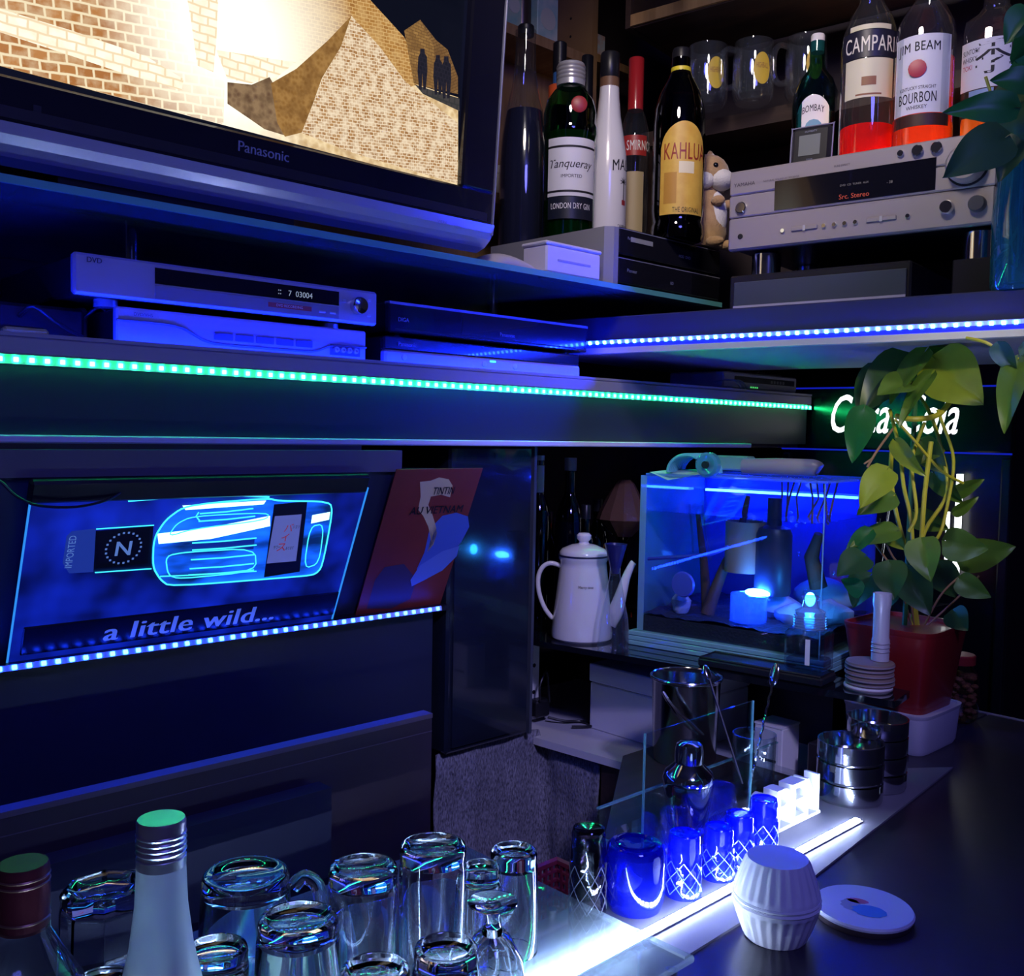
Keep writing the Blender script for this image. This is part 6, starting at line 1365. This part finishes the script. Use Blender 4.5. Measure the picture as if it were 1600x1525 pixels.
for a in (
 (1475,570,1548,610,98,d0-.05,G2,.03,10),(1452,590,1310,612,0,0,None,0,0)) if False else (
 (1462,562,1530,630,96,d0-.06,G2,.04,8),(1420,600,1372,612,40,d0-.05,G1,.0,55),(1445,550,1385,620,34,d0-.05,G1,.0,50),
 (1455,585,1400,660,26,d0-.07,G1,.0,50),(1415,560,1345,640,70,d0-.02,G3,.0,20),(1350,640,1330,720,48,d0-.06,G4,.0,15),(1380,575,1345,660,60,d0-.0,G3,.0,30),
 (1500,545,1440,560,40,d0-.03,G1,.0,45),(1385,735,1345,790,52,d0-.07,G2,.03,10),(1440,690,1475,740,46,d0-.02,G1,.02,20),(1400,690,1440,745,30,d0-.06,G2,.02,35),
 (1395,775,1340,800,44,d0-.05,G1,.0,35),(1400,830,1330,850,36,d0-.04,G1,.0,45),(1440,845,1452,905,56,d0-.09,G1,.03,10),(1478,845,1540,862,56,d0-.06,G1,.03,30),
 (1500,870,1588,860,56,d0-.03,G1,.02,25),(1500,905,1545,935,40,d0-.05,G1,.02,30),(1350,870,1310,895,48,d0-.06,G3,.02,25),(1390,880,1395,935,56,d0-.07,G3,.02,15),
 (1420,890,1450,960,62,d0-.06,G3,.02,20),(1490,955,1510,985,42,d0-.05,G3,.02,20),(1360,900,1330,945,50,d0-.02,G3,.0,30),(1465,880,1490,935,54,d0+.0,G3,.0,20),
 (1360,830,1318,870,30,d0-.04,G4,.0,30),(1490,770,1540,752,26,d0,G1,.0,40),(1490,800,1530,778,20,d0,G1,.0,40),(1460,740,1500,790,34,d0-.01,G1,.0,30),
 (1395,905,1370,960,46,d0+.01,G3,.0,20),(1380,820,1410,860,36,d0-.02,G2,.0,30),(1430,800,1480,830,40,d0-.01,G1,.0,35),(1345,925,1316,905,30,d0-.05,G4,.0,30),(1470,700,1440,720,24,d0-.03,G2,.0,30)):
    leaf(pg, *a)
# ------------------------------------------------------------------ upper plant in a glass vase at the end of the amplifier shelf
vq = onr(1590,455,1.43); vz = ZR+.0003
va = thing('glass_vase', 'teal glass vase at the end of the amplifier shelf', 'vase', (vq.x,vq.y,vz), 0)
Dv = depth_of(vq); vh = dep(1590,225,Dv).z-vz
link('glass_body', MB().lathe([(1e-4,0),(.033,0),(.036,.006),(.037,vh*.5),(.032,vh*.75),(.030,vh),(.0275,vh),(.0295,vh*.75),(.034,vh*.5),(.033,.009),(1e-4,.008)], 32), thin_glass('vase_teal', (.35,.75,.85), base=.08, edge=.7, diffuse=.18, dcol=(.1,.55,.65)), va)
mb = MB(); rr = random.Random(4)
for i in range(14):
    a = rr.random()*2*PI; r = .025*rr.random(); mb.tube([(r*math.cos(a),r*math.sin(a),vh*.9),(r*1.1*math.cos(a+.6),r*1.1*math.sin(a+.6),vh*.55),(r*math.cos(a+1.5),r*math.sin(a+1.5),vh*(.1+.3*rr.random()))], .0011, 5)
rk = link('roots', mb, mat('root_teal', (.08,.26,.24), .6), va); rk['kind'] = 'stuff'
vp = thing('vase_plant', 'heart-leaved cutting growing in the teal glass vase', 'plant', (vq.x,vq.y,vz+vh*.9), 0)
stem(vp, [(1590,260,Dv),(1585,180,Dv-.01),(1590,90,Dv-.02)], .0025, MATS['stem_yellow'])
stem(vp, [(1588,240,Dv),(1560,180,Dv-.02),(1540,120,Dv-.04)], .0022, MATS['stem_yellow'])
for a in ((1590,60,1645,70,80,Dv-.08,G4,.0,15),(1612,20,1572,62,60,Dv-.07,G4,.0,20),(1612,128,1552,122,44,Dv-.09,G4,.0,25),(1585,168,1482,170,52,Dv-.10,G4,.0,20),(1570,215,1480,270,78,Dv-.11,G3,.02,15),
 (1580,170,1590,240,60,Dv-.07,G3,.0,30),(1600,140,1560,190,70,Dv-.06,G3,.0,20),(1598,210,1560,280,50,Dv-.07,G3,.0,25),(1590,100,1640,150,60,Dv-.07,G4,.0,20)):
    leaf(vp, *a)
# trailing shoot hanging at the right edge below the shelf
sq = dep(1640,555,1.30)
sh_ = thing('trailing_shoot', 'leafy shoot trailing below the amplifier shelf', 'plant', (vq.x+.0,vq.y-.05,vz), 0)
stem(sh_, [(1510,528,1.32),(1540,535,1.30),(1570,552,1.30),(1610,560,1.31),(1680,530,1.33),(1700,450,1.36)], .0022, MATS['stem_yellow'])
for a in ((1590,565,1565,672,44,1.29,G1,.0,25),(1560,538,1585,585,34,1.29,G3,.0,30),(1600,560,1625,620,50,1.30,G1,.0,30),(1595,545,1640,540,36,1.30,G1,.0,30)): leaf(sh_, *a)
# ------------------------------------------------------------------ behind the plant: black drinks fridge with lit script, glasses, jar
fx = thing('drinks_fridge', 'black drinks fridge with glowing white script behind the plant', 'fridge', (0,0,0))
FP = dep(1395,650,2.15); fr_rot = RROT
fx.location = (FP.x,FP.y,0); fx.rotation_euler = (0,0,fr_rot)
zt2 = dep(1395,615,2.15).z
link('body', MB().rbox((-.25,.02,.0),(.24,.40,zt2+.015), .006), mat('fridge_black', (.008,.008,.012), .25), fx)
link('header', MB().rbox((-.25,.0,FP.z-.075),(.24,.02,zt2+.015), .004), mat('fridge_header', (.006,.006,.010), .15), fx)
for z in (zt2+.012, FP.z-.078): link('blue_line', MB().box((-.25,-.002,z),(.24,.0,z+.0035)), emis('blue_line', (.01,.02,.8), .5), fx)
mb = MB(); text_flat(mb,'Coca-Cola',0.0,FP.z-.038,.085,y=-.0012,width=.27,shear=.35,bold=.02); link('glowing_script', mb, emis('script_white', (.95,.97,1), 2.2), fx)
link('door_frame', MB().rbox((-.25,.0,.35),(-.23,.02,FP.z-.085), .003), M_black, fx); link('door_frame', MB().rbox((.22,.0,.35),(.24,.02,FP.z-.085), .003), M_black, fx)
link('bottle_glow', MB().cyl((.145,-.010,FP.z-.34), .007, .22, 12), emis('bottle_glow_white', (.95,.97,1), 2.5), fx); link('bottle_glow', MB().cyl((.125,-.010,FP.z-.30), .004, .10, 12), emis('bottle_glow_white', (.95,.97,1), 2.5), fx)  # added glowing rods, in place of clear bottles lit white inside
# back counter behind the fish tank
bcq = thing('rear_counter', 'dark rear counter behind the fish tank and the plant', 'counter', (0,0,0))
link('body', MB().box((1.66,.79,0),(1.90,1.42,1.14)), M_black, bcq)
link('top', MB().box((1.65,.785,1.14),(1.90,1.42,1.15)), M_blackgloss, bcq)
for i,(px,D,yt,lb) in enumerate(((1345,1.86,752,'tall printed cola glass standing behind the fish tank'),(1372,1.94,770,'second tall cola glass half behind the plant leaves'))):
    loc = place(px,D,1.1503); o = thing('cola_glass', lb, 'glass', loc, face_cam(loc), 'cola glasses on the rear counter'); H = dep(px,yt,D).z-1.15; R = 34*D/FPX
    link('glass_wall', MB().lathe([(1e-4,0),(R*.72,0),(R*.75,.01),(R*.72,H*.25),(R*.86,H*.6),(R,H*.85),(R*1.02,H),(R*1.02-.002,H),(R-.002,H*.85),(R*.84-.002,H*.6),(R*.7-.002,H*.25),(1e-4,.01)], 30, 0, None, lambda i,k: 1+(.02 if i%2 else 0)*(k in (3,4))), thin_glass('cola_clear', (.8,.85,.9), base=.12, edge=.9), o)
    mb = MB(); text_round(mb,'Coca-Cola',H*.66,H*.10,R*.93,width=R*1.4,shear=.3); link('print', mb, emis('print_white', (.8,.8,.85), .25) if False else M_paper, o)
rb2 = place(1328,1.80,1.1503); o = thing('red_bottle','small red bottle, glow put into its colour, between the fish tank and the red pot','lantern',(rb2.x,rb2.y,1.1503),face_cam(rb2))
link('bottle_body', MB().lathe([(1e-4,0),(.020,0),(.024,.006),(.022,.045),(.014,.055),(1e-4,.055)], 20), emis('bottle_red_glow', (1,.05,.02), 1.4), o); link('cap', MB().lathe([(.014,.055),(.016,.075),(.012,.080),(1e-4,.080)], 20), emis('bottle_amber_glow', (1,.55,.12), 1.0), o)  # the bottle's lit look is put in as glowing colour; no lamp here
jb = Vector((1.655,.662,1.0003)); o = thing('snack_jar','round jar of brown snacks with a red lid behind the planter','jar',jb,face_cam(jb))
link('glass_body', MB().lathe([(1e-4,0),(.026,0),(.031,.006),(.034,.04),(.031,.075),(.022,.090),(.022,.094),(1e-4,.094)], 28), thin_glass('snack_glass', (.8,.7,.62), base=.08, edge=.7), o)
mb = MB(); rng = random.Random(12)
for i in range(120):
    a = rng.random()*2*PI; r = .026*math.sqrt(rng.random()); mb.sphere((r*math.cos(a),r*math.sin(a),.006+.07*rng.random()), .0062, 8, 0, (1,1.3,.7))
nk = link('snacks', mb, mat('snack_tan', (.42,.20,.10), .7, noise=(60,(.55,.32,.16),.7)), o); nk['kind'] = 'stuff'
link('lid', MB().lathe([(.025,.0945),(.025,.108),(.023,.110),(1e-4,.110)], 28), mat('lid_red', (.45,.04,.03), .35), o)
